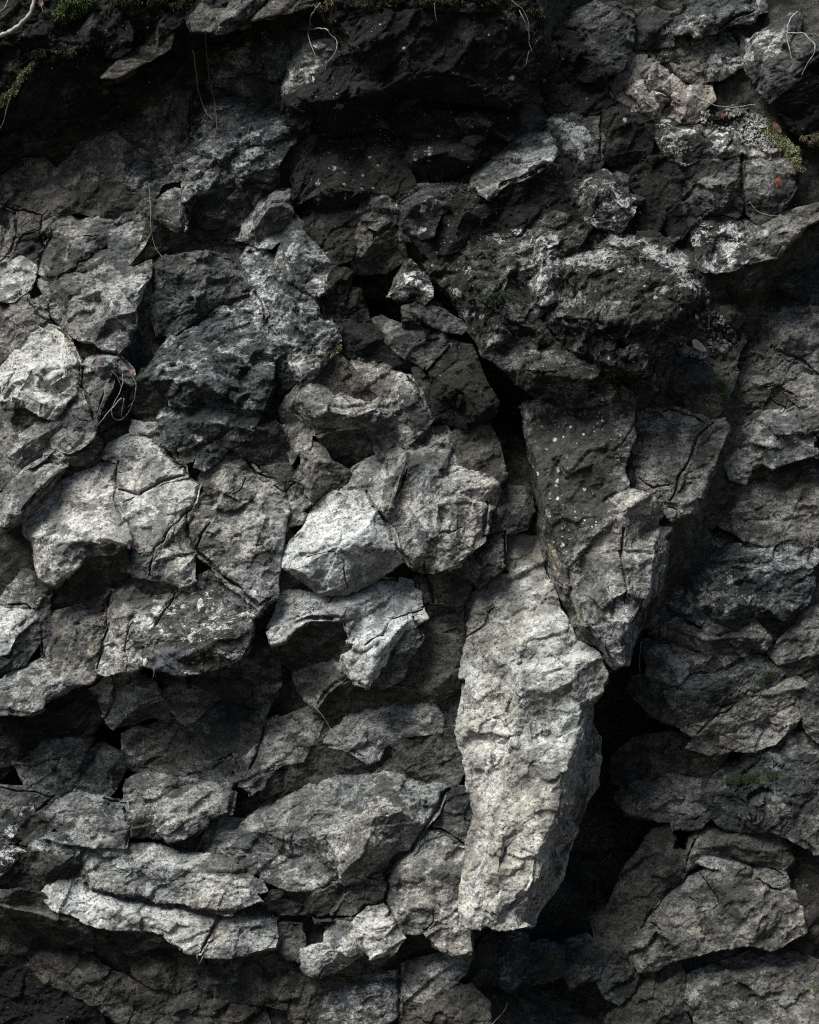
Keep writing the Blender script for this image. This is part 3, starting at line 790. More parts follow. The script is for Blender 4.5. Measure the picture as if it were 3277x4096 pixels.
# brown-grey rocks at the centre
R('B1', 'B', 240, (.2, .45), "300,720 400,665 500,690 640,720 770,780 740,860 690,910 600,840 450,690", (), "smooth pale-topped slab below the black hollow at centre")
R('B1', 'D', 235, (.1, -.25), "210,800 330,690 430,670 490,760 600,850 690,915 600,980 540,960 440,900 400,940 340,880", (), "dark brown wedge under the smooth pale-topped slab")
R('B1', 'G', 340, (.25, .2), "740,880 790,785 850,800 920,880 960,970 1000,1050 960,1108 880,1090 800,1055 770,1000 730,980", ["790,785 810,900,40 870,1060,10", "810,900 1000,1050"], "egg-shaped pale stone near the centre of the wall")
R('B1', 'G', 320, (.2, .1), "70,1000 110,930 210,830 330,880 400,945 440,910 540,960 600,985 690,915 725,960 740,1000 790,1060 870,1110 960,1115 860,1190 840,1210 740,1260 670,1285 640,1200 580,1100 430,1110 280,1150 80,1090",
  ["70,1000,-10 180,950,40 330,1010,60 520,1040,60 640,1000,60 790,1060", "80,1090,-60 280,1130,-10 430,1110", "640,1000 650,1130,30 740,1260,-40", "110,930 180,950"], "broad knobbly stone left of the egg-shaped pale stone", rough=1.2)
R('B1', 'D', 240, (0, -.7), "275,1155 430,1115 580,1105 645,1210 680,1290 540,1310 400,1350 330,1260", (), None, rough=.7)
R('B1', 'G', 300, (.25, .3), "70,1110 160,1110 230,1150 215,1230 150,1270 120,1330 95,1230", (), "small pale knob hanging below the knobbly stone's left end")
R('B1', 'B', 310, (.2, .05), "190,1260 240,1200 300,1240 350,1330 470,1410 450,1470 380,1440 260,1580 235,1480 210,1400 190,1340", ["190,1260 250,1330,40 350,1330,20", "250,1330 250,1500,30"], "dark-faced stone with a pale brow above the long pale slab")
R('B1', 'D', 240, (.1, -.4), "210,1400 320,1345 450,1475 330,1570 200,1640 150,1610 160,1560 240,1560", (), None)
R('B1', 'G', 260, (.3, .25), "50,1520 150,1440 160,1350 215,1400 235,1500 230,1580 160,1640 200,1660 180,1700 60,1700 50,1620", (), "narrow pale strip of stone beside the dark-faced stone", rough=1.2)
R('B1', 'K', 210, (.1, .1), "-60,1370 100,1350 155,1390 145,1440 50,1520 0,1470 -80,1440", (), None)
# the long pale slab and the fluted pillar
R('B2', 'P', 350, (.25, .45), "65,340 200,190 240,90 320,10 450,-75 520,-175 680,-280 835,-350 845,-260 800,-140 740,70 640,40 690,120 740,180 790,330 800,390 680,470 480,600 340,612 130,450 70,412",
  ["70,412 150,432,35 300,345,50 385,300,55 500,262,55 580,180,60 640,40,30", "340,612,-90 480,600,-95 680,470,-80 800,390,-60", "150,432 250,500,10 340,560,-40", "500,262 700,300,20 790,330,-20"],
  "long pale speckled slab leaning up to the right at the centre", rough=.9)
R('B2', 'G', 330, (.2, .2), "650,40 720,-70 790,-190 840,-300 850,-440 1000,-450 1080,-460 1120,-370 1160,-230 1300,-170 1400,-90 1385,30 1340,60 1330,250 1262,300 1150,390 1000,442 930,442 870,400 810,340 780,260 740,160",
  ["850,-440 840,-250,40 740,60,40 ", "1120,-370 1010,-130,60 980,0,50 960,300,40 930,442,-30", "840,-250 870,-60,10 810,340", "1010,-130 1160,-40,30 1330,250,-30", "1385,30,-50 1160,-40"],
  "tall fluted pillar of grey rock at the centre with a dark vertical stain", rough=1.1)
R('B2', 'D', 230, (.2, .05), "1120,-380 1180,-480 1350,-470 1420,-350 1450,-150 1400,-90 1300,-170 1160,-230", (), "dim brown stone at the upper right of the fluted pillar", rough=.8)
R('B2', 'K', 200, (.15, .15), "1340,-5 1480,-70 1600,-60 1625,80 1590,165 1500,200 1460,190 1340,222 1345,100", ["1480,-70 1460,60,25 1460,190"], "dark cracked block between the fluted pillar and the mossy spike")
R('B2', 'K', 140, (.15, .1), "1335,245 1455,215 1450,300 1430,420 1300,545 1225,445 1180,405 1265,315", ["1335,245 1340,340,30 1300,545"], "dark triangular stone at the head of the pale spike")
R('B2', 'D', 110, (.1, -.1), "980,465 1180,412 1230,455 1230,545 1180,650 1040,640 960,540", (), "dim brown block under the fluted pillar")
R('B2', 'K', 160, (.2, .1), "890,480 970,470 1000,560 1020,640 930,640 910,560", (), None)
# jutting ledge and its tooth
R('B2', 'P', 370, (.1, .6), "20,700 60,600 150,575 330,625 480,605 690,490 860,500 910,540 925,650 850,705 740,755 640,880 565,925 495,885 445,745 400,735 240,745 140,785 60,860 0,880 -20,800",
  ["20,700 200,670,10 480,670,30 700,560,20 860,500", "480,670 445,745", "700,560 640,880,10"], "jutting ledge with a bright gravelly top beneath the long pale slab", rough=1.1)
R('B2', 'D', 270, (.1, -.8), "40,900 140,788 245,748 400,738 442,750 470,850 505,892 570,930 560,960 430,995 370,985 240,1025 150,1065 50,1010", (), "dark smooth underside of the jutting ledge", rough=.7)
R('B2', 'P', 470, (.15, .45), "640,885 740,757 850,718 940,690 955,740 890,790 820,815 740,900 705,960 690,1025 605,1110 592,1165 530,1150 500,1060 468,992 565,950", ["565,950 640,980,25 740,860,30 850,760,20 955,740", "640,980 592,1165,-10"], "pale tooth-shaped stone pointing down from the jutting ledge")
R('B2', 'K', 330, (.05, -.1), "890,795 945,870 900,910 840,1000 810,1100 740,1145 640,1172 598,1115 690,1030 715,950 825,825", ["890,795 790,960,20 640,1172"], "dark rough stone on the right flank of the tooth-shaped stone")
R('B2', 'G', 190, (.35, .4), "150,1085 240,1030 370,990 455,1000 500,1065 430,1130 335,1200 285,1292 215,1250 180,1180", (), "grey facet leaning out below the jutting ledge")
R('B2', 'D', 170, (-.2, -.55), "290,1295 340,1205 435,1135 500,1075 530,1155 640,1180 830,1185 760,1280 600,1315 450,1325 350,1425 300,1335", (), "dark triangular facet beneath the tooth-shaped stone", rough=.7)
R('B2', 'G', 170, (.2, .45), "-250,1650 -100,1500 0,1410 150,1345 260,1305 310,1400 285,1480 200,1590 180,1625 60,1645 0,1690 -110,1770 -190,1790 -220,1700", ["-250,1650 0,1560,15 310,1400"], "smooth grey slab left of the thin forked rootlet at lower centre", rough=.8)
R('B2', 'D', 110, (-.4, -.3), "310,1405 345,1440 340,1530 350,1600 200,1700 60,1800 -60,1860 -100,1780 0,1700 180,1630 285,1480", (), None, rough=.8)
R('B2', 'G', 190, (.15, .55), "345,1440 450,1345 600,1315 760,1290 1000,1290 1050,1380 1045,1450 830,1462 700,1535 650,1625 600,1642 540,1600 480,1560 345,1530", ["345,1440 600,1430,15 1050,1380"], "grey stone with a thin bright lower edge at lower centre")
R('B2', 'D', 125, (.1, -.3), "350,1540 480,1565 540,1605 600,1645 650,1630 670,1720 560,1725 430,1712 380,1640", (), None)
R('B2', 'D', 120, (.15, .2), "655,1625 705,1540 835,1468 1045,1455 1150,1460 1180,1600 1190,1700 1130,1800 1000,1770 830,1750 670,1715", ["1045,1455 930,1600,30 830,1750"], "brown dim stone left of the pale spike's middle")
R('B2', 'D', 60, (.1, -.2), "830,1100 950,900 1150,800 1190,950 1180,1150 1000,1280 780,1285", (), "black recessed wall between the tooth-shaped stone and the pale spike", rough=.8)
R('B2', 'D', 70, (.1, -.1), "930,640 1040,640 1185,645 1190,850 1175,960 1130,1000 950,900 900,840", (), None, rough=.8)
# the pale spike
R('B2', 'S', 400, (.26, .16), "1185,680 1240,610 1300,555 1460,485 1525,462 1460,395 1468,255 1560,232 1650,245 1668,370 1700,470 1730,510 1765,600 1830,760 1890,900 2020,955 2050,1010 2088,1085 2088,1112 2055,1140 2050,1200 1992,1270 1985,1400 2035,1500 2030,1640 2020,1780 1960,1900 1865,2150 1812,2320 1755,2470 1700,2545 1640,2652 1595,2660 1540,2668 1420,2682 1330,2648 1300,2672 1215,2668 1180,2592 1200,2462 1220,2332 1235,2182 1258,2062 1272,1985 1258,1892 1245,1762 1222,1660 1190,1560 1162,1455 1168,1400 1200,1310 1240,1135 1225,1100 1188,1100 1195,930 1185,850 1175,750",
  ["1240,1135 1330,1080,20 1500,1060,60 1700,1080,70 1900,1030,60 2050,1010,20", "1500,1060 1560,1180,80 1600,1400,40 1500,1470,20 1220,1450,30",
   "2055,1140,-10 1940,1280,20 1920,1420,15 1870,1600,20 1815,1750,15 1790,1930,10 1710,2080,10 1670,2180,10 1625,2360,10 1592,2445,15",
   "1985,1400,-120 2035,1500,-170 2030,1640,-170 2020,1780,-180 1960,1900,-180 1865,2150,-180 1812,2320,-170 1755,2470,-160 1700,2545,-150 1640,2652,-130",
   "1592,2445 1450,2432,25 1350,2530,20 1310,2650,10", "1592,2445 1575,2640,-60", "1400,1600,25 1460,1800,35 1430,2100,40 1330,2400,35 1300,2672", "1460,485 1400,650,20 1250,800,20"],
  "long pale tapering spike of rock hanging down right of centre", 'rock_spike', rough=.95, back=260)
# --- upper right
R('C0', 'M', 380, (.2, -.1), "-40,230 60,180 200,230 330,370 380,470 400,580 430,640 340,690 200,715 60,700 -80,560 -80,350", ["-40,230 150,300,30 330,400,40 430,640", "150,300 130,500,-20 200,715"], "black arched stone at the top right of the huge black boulder", rough=1.2)
R('C0', 'K', 330, (.2, .2), "130,150 190,60 260,60 330,20 540,60 550,150 540,300 480,420 380,460 330,370 210,230", ["190,60 260,180,40 540,300", "260,180 330,370"], "dark bluish stones massed under the top edge left of the tan hollow", rough=1.3)
R('C0', 'K', 200, (.2, .2), "540,170 570,80 700,60 840,110 790,200 800,280 640,290 580,300", ["570,80 660,180,30 640,290"], "grey stone hanging over the tan hollow near the top")
R('C0', 'W', 330, (.05, .4), "790,190 815,110 880,50 960,-60 1350,-60 1385,40 1330,60 1130,150 1060,200 960,222 925,195 830,200", ["925,195 1000,150,30 1100,110,25 1385,40,-10"], "mossy slab with a ragged lower lip at the top right edge")
R('C0', 'G', 320, (.1, .3), "1390,60 1330,70 1300,110 1140,160 1230,80 1350,-20", (), None)
R('C0', 'T', 150, (.15, .25), "425,520 470,460 560,300 580,300 640,350 700,400 740,450 760,490 840,520 900,560 1000,535 1040,550 1060,620 990,680 1010,720 950,750 850,760 790,750 740,720 680,740 590,690 470,620",
  ["560,300 610,480,10 650,510,30 700,570,20 780,600,0 760,690,-20", "470,460 560,560,40 700,690,30", "780,600 900,640,30 1010,720"], "pale tan crumbling rock in the hollow at upper right", rough=1.1)
R('C0', 'B', 80, (0, .3), "640,295 740,270 830,220 900,300 990,400 1030,490 960,520 880,480 790,370 700,360", (), "brownish stone curving over the tan crumbling rock", rough=1.2)
R('C0', 'N', 0, (0, -.6), "700,380 800,375 890,480 1000,530 890,545 760,480", (), None)
R('C0', 'W', 150, (.2, .2), "900,250 1000,240 1150,235 1230,330 1230,420 1120,480 1030,490 960,380", ["1150,235 1110,340,30 1030,490"], "rough dark stone between the ragged slab and the bluish stone at top right")
R('C0', 'W', 250, (.35, .25), "1240,240 1300,260 1400,180 1540,100 1600,110 1580,220 1700,270 1730,340 1640,450 1500,560 1420,640 1360,560 1370,490 1320,500 1250,400", ["1540,100 1500,280,40 1400,490,40 1420,640", "1500,280 1640,450"], "bluish stone with a pale orange patch beneath the top right root")
R('C0', 'N', 380, (.1, -.4), "1440,600 1520,545 1640,455 1780,330 1950,300 1950,900 1600,830 1480,720", (), "black overhanging stone at the right edge near the top", rough=1.2)
R('C0', 'B', 60, (.2, .4), "950,720 1080,690 1200,700 1300,690 1380,750 1500,900 1570,1050 1560,1080 1400,1010 1250,960 1200,850 1000,800", ["1080,690 1200,850"], "slope of crumbled stone below the thin white twig at right", rough=1.6, fine=1.6)
R('C0', 'L', 240, (.2, .35), "690,750 800,745 860,780 1000,790 1200,840 1250,960 1150,970 1000,975 930,1000 880,1022 800,990 740,930 700,850", ["690,750 790,860,40 880,1022,0", "790,860 1000,890,30 1250,960"], "lichen-crusted stone with a pale broken lower tip below the tan rock")
R('C0', 'K', 200, (.2, .2), "-60,870 -50,750 60,700 200,715 345,690 370,760 365,900 350,1000 335,1060 230,1095 100,1000 0,960", ["60,700 90,850,40 230,1095", "90,850 300,960,20 350,1000,-20"], "stone splashed with a broad white lichen patch at right of the boulder top", rough=1.1)
R('C0', 'M', 260, (.1, -.1), "375,700 480,665 570,720 660,755 692,850 660,980 420,1015 352,1000 368,850", ["375,700 480,740,40 692,850,0"], "dark cube-like stone between two lichen-splashed stones")
R('C0', 'L', 340, (.2, .35), "115,1190 240,1120 380,1080 510,1140 520,1240 610,1255 540,1345 480,1435 340,1410 250,1370 155,1300", ["115,1190 250,1200,40 400,1210,60 520,1240", "155,1300,-20 300,1310,20 480,1435,-30"], "lichen-crusted slab above the big round-topped boulder", rough=1.2)
R('C0', 'M', 220, (.1, 0), "530,1140 620,1020 800,1000 850,1120 830,1250 740,1300 700,1430 560,1450 490,1440 560,1340 620,1260", (), "dark stone right of the lichen-crusted slab", rough=1.2)
R('C0', 'N', 150, (.1, -.2), "700,1440 750,1300 850,1260 880,1350 920,1480 1000,1680 950,1660 850,1580 780,1500", (), None)
R('C0', 'K', 210, (.15, .1), "860,1030 1000,985 1240,975 1250,1180 1240,1320 1200,1360 1050,1350 880,1340 840,1230", ["860,1150,0 1050,1160,40 1230,1190,30", "1050,1160 1060,1260,40 1130,1370"], "dark layered block at right under the lichen-crusted stone", rough=1.3)
R('C0', 'K', 180, (.1, .15), "1260,980 1420,1020 1550,1090 1560,1180 1500,1270 1420,1340 1330,1400 1280,1330 1262,1180", ["1260,980 1300,1180,30 1500,1210,20 1560,1180"], "dark stone with a rust-red leaf at its upper corner")
R('C0', 'L', 260, (.15, .25), "885,1355 1010,1370 1180,1360 1230,1420 1260,1560 1270,1640 1180,1680 1080,1710 990,1690 930,1500", ["885,1355 980,1480,30 1030,1690", "980,1480 1230,1420"], "upright lichen-flecked block right of the round-topped boulder")
R('C0', 'B', 170, (.25, .3), "1230,1380 1330,1410 1440,1360 1560,1330 1725,1300 1800,1330 1640,1400 1540,1500 1450,1600 1300,1640 1270,1560", ["1230,1380 1400,1470,30 1640,1400"], "slanting brown-grey stone at the right edge under the rust-red leaf", rough=1.1)
R('C1', 'D', 130, (.1, -.6), "990,130 1090,140 1190,115 1290,75 1370,90 1350,250 1180,300 1050,340 1010,260", (), None)
# big round-topped boulder
R('C1', 'C', 450, (.12, .08), "110,70 200,10 290,-60 430,-130 640,-105 800,-20 890,80 950,190 1015,285 1005,350 960,460 900,545 830,565 770,660 735,760 690,890 620,895 520,835 400,805 330,725 270,690 150,645 60,560 -20,470 -100,380 -60,200 90,170",
  ["90,170 110,115,50 290,150,85 460,110,95 600,180,105 800,215,105 930,205,60 1015,285,0", "290,-60,-110 430,-130,-130 640,-105,-120 800,-20,-100 890,80,-60",
   "-20,470,-20 60,420,40 300,430,120 560,470,145 800,420,110 960,460,0", "60,560 200,640,30 420,720,85 620,760,70 735,760,-20", "600,180 560,470 420,720 520,835,-60", "290,150 300,430 200,640",
   "440,570,110 500,545,90 550,590,100 510,660,100 440,640,100", "480,600,20 505,610,20"],
  "big round-topped boulder with a white-crusted crown and dark mossy face", 'boulder', rough=1.7, fine=2)
R('C1', 'L', 430, (.25, .2), "-175,0 -100,-80 0,-180 60,-250 110,-160 200,-60 120,20 95,180 60,330 -40,420 -100,300 -130,160", ["0,-180 -30,0,60 20,200,50 -40,420", "-30,0 95,180"], "knobbly lichen-white stone joined to the left of the round-topped boulder", rough=1.4)
R('C0', 'C', 420, (.2, .15), "-420,1560 -300,1480 -130,1440 0,1320 90,1350 280,1440 200,1540 90,1620 0,1700 -100,1800 -180,1760 -300,1680", ["-420,1560 -200,1600,40 0,1520,40 280,1440"], "mossy dotted stone between the lichen slab and the knobbly white stone", rough=1.2)
R('C1', 'C', 440, (.2, .1), "-740,90 -620,-60 -500,-100 -260,-150 -170,0 -130,160 -100,300 -40,420 50,560 -60,640 -200,600 -260,720 -360,660 -470,480 -590,250", ["-590,250 -450,200,50 -250,250,70 -130,160", "-470,480,-20 -250,420,60 50,560,0", "-450,200 -250,420"], "brown-black mossy shoulder dotted with lichen left of the big boulder", rough=1.4)
R('C1', 'C', 430, (.15, -.02), "-270,720 -200,610 -60,640 60,570 150,650 270,700 340,740 400,815 460,930 340,955 180,975 60,955 -60,905 -180,800", ["-270,720 -60,760,60 180,800,70 400,815", "-60,760 60,955,-50"], "mossy dotted chin of rock hanging below the big boulder", rough=1.3)
R('C1', 'D', 330, (.15, .15), "760,745 830,700 960,690 1050,780 1110,850 1135,940 1100,1010 1060,1055 980,1030 880,1015 840,960 760,915 748,850", ["830,700 850,830,40 980,860,40 1110,850", "850,830 840,960,-20"], "brown stone below the pale leaf on the boulder's right")
R('C1', 'G', 300, (.1, .5), "825,545 900,545 960,580 1010,650 1010,710 940,690 870,650", (), "little pale ledge stone carrying the cream-coloured leaf")
R('C1', 'B', 210, (.2, .3), "945,470 1000,400 1060,380 1110,430 1090,470 1030,480 980,515", (), "small pinkish-grey stone in the gap right of the boulder", back=80)
R('C1', 'B', 190, (.2, .3), "1140,520 1190,540 1200,560 1150,555", (), None, back=60)
R('C1', 'G', 210, (.2, .3), "1065,600 1130,578 1140,600 1110,625", (), "tiny pale chip right of the cream-coloured leaf", back=60)
R('C1', 'D', 100, (.1, .1), "960,480 1010,330 1150,300 1230,420 1260,560 1200,700 1160,860 1130,940 1050,760 1010,640", (), None, rough=1.4)
# mossy spike
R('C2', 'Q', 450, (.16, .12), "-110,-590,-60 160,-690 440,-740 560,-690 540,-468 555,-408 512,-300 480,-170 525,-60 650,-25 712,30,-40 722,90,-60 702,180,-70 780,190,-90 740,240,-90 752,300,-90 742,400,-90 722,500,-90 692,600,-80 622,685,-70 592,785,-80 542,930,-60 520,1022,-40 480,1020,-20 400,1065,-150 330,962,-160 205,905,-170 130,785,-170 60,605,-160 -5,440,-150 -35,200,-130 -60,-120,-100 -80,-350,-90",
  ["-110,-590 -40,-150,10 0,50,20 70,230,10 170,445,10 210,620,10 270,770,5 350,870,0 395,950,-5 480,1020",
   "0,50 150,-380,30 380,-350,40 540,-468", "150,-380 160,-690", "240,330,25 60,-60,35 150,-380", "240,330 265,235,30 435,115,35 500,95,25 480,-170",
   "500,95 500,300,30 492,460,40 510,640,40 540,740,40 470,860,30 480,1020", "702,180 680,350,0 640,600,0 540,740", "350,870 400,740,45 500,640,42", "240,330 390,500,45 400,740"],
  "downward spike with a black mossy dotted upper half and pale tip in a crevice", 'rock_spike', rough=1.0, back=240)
R('C1', 'G', 440, (.2, .2), "572,990 660,1000 740,1020 890,1020 1000,1055 1050,1075 960,1165 900,1325 830,1475 780,1570 700,1560 640,1535 525,1500 532,1420 600,1290 562,1250 562,1160", ["572,990 640,1160,35 800,1130,35 1000,1055", "640,1160 620,1390,35 780,1570", "525,1500,-30 640,1440,30 820,1480"], "brown-grey plate of rock right of the mossy half of the spike", rough=1.0)
R('C1', 'B', 400, (.15, .15), "1060,1078 1130,1062 1142,1130 1100,1215 1050,1330 1000,1405 840,1430 905,1330 965,1170", (), "narrow slab alongside the brown-grey plate's right edge")
R('C1', 'G', 400, (.1, .2), "838,1440 995,1410 985,1470 955,1545 900,1640 835,1652 800,1690 765,1650 785,1570", (), "lower end of the narrow slab right of the spike", rough=1.1)
# right-hand wall
R('C1', 'K', -40, (.15, .1), "1060,420 1200,340 1400,0 1500,-100 1760,-150 1780,300 1640,330 1500,340 1380,500 1300,560 1240,640", ["1200,340 1450,200,40 1760,100"], "mossy grey wall at the right edge below the slanting stone", rough=1.5, fine=1.4)
R('C1', 'B', -20, (.15, .2), "1240,650 1380,505 1500,345 1640,310 1760,350 1780,760 1650,720 1550,670 1440,600 1330,640 1250,760", ["1380,505 1500,520,40 1760,600"], "mottled grey rock at the right edge above the slanting crack", rough=1.4)
R('C1', 'B', 0, (.1, .2), "1250,770 1330,650 1440,610 1550,690 1600,760 1540,800 1460,850 1360,850 1230,870", (), "knob of tan-flecked stone left of the slanting crack at right", rough=1.3)
R('C1', 'B', -30, (.1, .2), "1560,690 1660,735 1790,790 1790,1180 1690,1130 1590,960 1470,850 1610,770", (), None, rough=1.3)
R('C1', 'D', -30, (.2, .1), "1140,1100 1200,900 1240,780 1360,860 1460,860 1590,960 1570,1000 1440,1010 1300,1020 1200,1120", (), None, rough=1.2)
R('C1', 'G', 40, (.2, .3), "1150,1130 1300,1020 1440,1010 1570,985 1680,1140 1692,1280 1560,1310 1435,1358 1380,1322 1300,1345 1250,1450 1180,1420 1130,1300", ["1440,1010 1480,1130,40 1400,1240,30 1380,1322", "1480,1130 1692,1280"], "jutting tan-tinged rock above the dark shelf gap at the right", rough=1.3)
R('C2', 'D', 10, (.2, .1), "930,80 1000,-160 1120,-200 1240,-90 1180,60 1090,110 1050,160", (), "dim stone in the gap right of the narrow slab's lower end")
R('C2', 'B', 30, (.15, .3), "1110,150 1200,60 1250,-100 1340,-170 1500,-190 1790,-170 1790,200 1690,275 1480,275 1300,245", (), "brown-grey rock under the dark shelf gap at the right edge", rough=1.2)
R('C2', 'W', 140, (.12, .25), "735,520 760,400 900,300 1080,215 1200,240 1480,282 1690,285 1740,320 1700,500 1640,640 1560,700 1500,755 1400,650 1290,735 1100,765 985,802 850,740 760,640 718,590",
  ["735,520 900,480,50 1150,440,60 1400,450,50 1700,420,20", "850,640,0 1000,650,50 1200,640,60 1400,650,20", "1400,450 1400,650"], "broad rounded rock at right with a pale patch low on its face", rough=1.4)
R('C2', 'B', 120, (.1, .3), "640,800 690,670 760,650 850,750 985,812 1110,775 1290,745 1400,870 1380,915 1280,905 1250,960 1140,1035 1080,965 950,950 860,930 780,880 700,855", ["690,720,10 850,830,40 1000,870,50 1280,860,40"], "lumpy band of rock beneath the broad rounded rock", rough=1.3)
R('C2', 'G', 170, (.15, .4), "630,880 720,865 800,905 960,958 1050,962 1000,1030 900,1010 880,1075 835,1130 785,1142 650,1092 662,1030 632,960", ["630,880 760,960,25 900,1010", "785,1142,-10 800,1080,15 900,1010"], "pale hooked stone right of the spike's tip")
R('C2', 'D', 120, (.1, .1), "905,1015 1000,1035 1060,965 1110,1040 1050,1070 980,1050 920,1065", (), None)
R('C2', 'K', 70, (.12, .3), "542,1195 560,1120 650,1100 790,1148 880,1085 1050,1075 1150,1040 1290,965 1400,1000 1492,1085 1440,1140 1200,1265 1060,1285 1170,1300 1060,1345 930,1370 800,1392 680,1345 600,1260",
  ["542,1195 800,1240,30 1060,1200,30 1250,1080,30 1492,1085", "800,1240 800,1392"], "long dark ledge rock curving under the pale hooked stone", rough=1.2)
R('C2', 'B', 60, (.15, .35), "820,1400 1060,1352 1180,1300 1230,1260 1450,1150 1600,1120 1660,1160 1560,1260 1450,1330 1300,1400 1130,1440 940,1465", ["820,1400 1060,1400,20 1450,1230,25 1660,1160"], "slanting grey slab under the long dark ledge rock")
R('C2', 'B', 90, (.15, .2), "1422,960 1500,880 1600,800 1640,690 1800,670 1800,900 1725,925 1650,960 1480,1015", ["1500,880 1640,830,30 1800,790"], "rock at the right edge beside the dark hollow", rough=1.3)
R('C2', 'D', 60, (.1, -.4), "1480,1020 1650,965 1800,920 1800,1050 1650,1110 1500,1080", (), None)
R('C2', 'B', 30, (.15, .3), "960,1480 1130,1450 1310,1405 1450,1340 1500,1300 1640,1210 1700,1190 1560,1400 1440,1510 1320,1570 1180,1560 1040,1590 900,1560", (), "dim rock in the stack of slanting slabs at lower right", rough=1.3)
R('C2', 'K', 100, (.15, .2), "1640,1200 1720,1060 1800,1040 1800,1600 1700,1500 1640,1420 1600,1300", ["1720,1060 1700,1300,30 1700,1500"], "green-tinged stone at the right edge of the slanting slabs", rough=1.3)
R('C3', 'K', 20, (.2, .25), "1020,190 1140,110 1240,80 1300,0 1480,-90 1620,-80 1800,40 1800,640 1700,640 1540,560 1400,490 1250,500 1150,480 1050,420 980,330", ["1140,110 1240,250,40 1450,200,40 1800,250", "1240,250 1250,500", "1450,200 1540,560"], "wide mossy rough rock at the lower right edge", rough=1.5, fine=1.3)
R('C3', 'B', -10, (.2, .3), "465,310 500,230 640,190 780,140 930,180 1010,190 980,330 1040,420 980,480 880,470 820,500 800,440 740,435 560,390", ["500,230 700,290,40 980,330"], "overhanging lip of grey rock above the black hole at lower right", rough=1.3)
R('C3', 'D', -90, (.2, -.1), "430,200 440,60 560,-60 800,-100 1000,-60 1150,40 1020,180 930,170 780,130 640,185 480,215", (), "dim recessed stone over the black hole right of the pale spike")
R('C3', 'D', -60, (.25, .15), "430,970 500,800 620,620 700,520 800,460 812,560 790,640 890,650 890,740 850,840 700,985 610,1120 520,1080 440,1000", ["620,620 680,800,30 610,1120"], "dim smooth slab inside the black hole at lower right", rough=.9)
R('C3', 'B', 10, (.15, .25), "890,740 930,570 1010,505 1140,535 1300,480 1480,545 1560,690 1500,740 1380,720 1200,690 1000,640 950,690 900,760", ["890,740,-10 960,620,20 1150,600,40 1400,640,30 1560,690"], "arched brown rock over the small pale flake at lower right", rough=1.2)
R('C3', 'P', 60, (.1, .4), "940,690 1000,645 1100,672 1190,690 1160,730 1080,740 1000,715", (), "small pale flake of stone lying on the lower right rock", back=60)
R('C3', 'B', 20, (.15, .25), "985,790 1100,745 1200,700 1380,730 1500,760 1530,860 1600,1000 1620,1150 1550,1190 1440,1245 1300,1215 1220,1225 1120,1080 1090,980 1040,890", ["985,790 1150,900,35 1350,950,40 1620,1000", "1150,900 1300,1215,0"], "large brown-grey rock at lower right below the pale flake", rough=1.2)
R('C3', 'B', 5, (.12, .3), "515,1250 580,1160 670,1050 740,970 850,850 980,800 1035,890 1085,985 1115,1085 1210,1230 1100,1245 950,1285 830,1300 720,1382 600,1392 560,1320", ["670,1050 800,1020,30 960,980,30 1115,1085", "800,1020 850,1200,25 830,1300"], "cracked brown-grey slab with a pale scar at lower right", rough=1.0)
R('C3', 'B', 0, (.12, .3), "850,1510 900,1440 1100,1355 1300,1290 1500,1285 1725,1340 1830,1500 1780,1900 1000,1900 930,1640 870,1600", ["850,1510 1100,1480,25 1400,1400,35 1725,1340", "1100,1480 1300,1700,25 1300,1900"], "big grey rock filling the bottom right corner", rough=1.2, fine=1.4)
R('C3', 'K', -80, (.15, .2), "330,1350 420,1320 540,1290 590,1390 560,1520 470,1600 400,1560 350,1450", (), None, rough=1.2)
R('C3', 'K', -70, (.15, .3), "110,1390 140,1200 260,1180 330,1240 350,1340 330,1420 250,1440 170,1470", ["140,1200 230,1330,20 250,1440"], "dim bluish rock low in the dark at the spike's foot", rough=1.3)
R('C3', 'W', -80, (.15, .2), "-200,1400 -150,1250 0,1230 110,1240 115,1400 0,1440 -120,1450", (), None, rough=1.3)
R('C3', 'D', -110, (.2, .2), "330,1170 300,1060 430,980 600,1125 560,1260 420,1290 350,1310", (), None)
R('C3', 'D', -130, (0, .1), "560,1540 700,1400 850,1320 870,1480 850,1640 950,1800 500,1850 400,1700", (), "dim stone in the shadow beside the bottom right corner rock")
# --- lower centre
R('B3', 'G', 250, (.22, .3), "-460,640 -380,490 -300,430 -180,440 -60,380 100,300 250,200 420,180 660,150 820,182 950,200 1090,255 1040,395 960,485 870,640 750,722 700,782 600,800 560,830 450,850 410,822 230,880 100,880 0,830 -120,760 -240,720",
  ["820,182 720,320,60 640,440,85 600,560,95 540,680,90 430,780,60 410,822", "660,150 480,400,20 200,480,40 -100,520,30 -460,640", "870,640,-60 750,722,-60 600,800,-50"], "broad sloping rock face at lower centre with a bright belly and dark right side", rough=1.0)
R('B3', 'D', 130, (.1, -.1), "0,300 90,70 190,35 340,0 440,130 470,165 300,210 120,290 0,400 -120,420", (), "dark hollow-backed stone above the broad sloping rock face", rough=.8)
R('B3', 'K', 230, (.12, .1), "1090,272 1140,240 1230,250 1240,420 1225,590 1150,570 1060,510 985,490 1030,400", (), "dark upper piece of the tall block left of the spike's lower end")
R('B3', 'G', 250, (.12, .25), "980,498 1060,520 1150,580 1222,608 1200,900 1180,1040 1235,1120 1240,1292 1100,1282 985,1190 960,1150 820,1152 750,1040 722,930 712,800 765,720 870,650", ["712,800 850,700,25 1000,760,40 1200,800,10", "1000,760 1010,1000,35 985,1190", "820,1152,-10 1010,1000 1240,1292"], "tall grey block left of the spike's lower end with a hairline crack", rough=1.0)
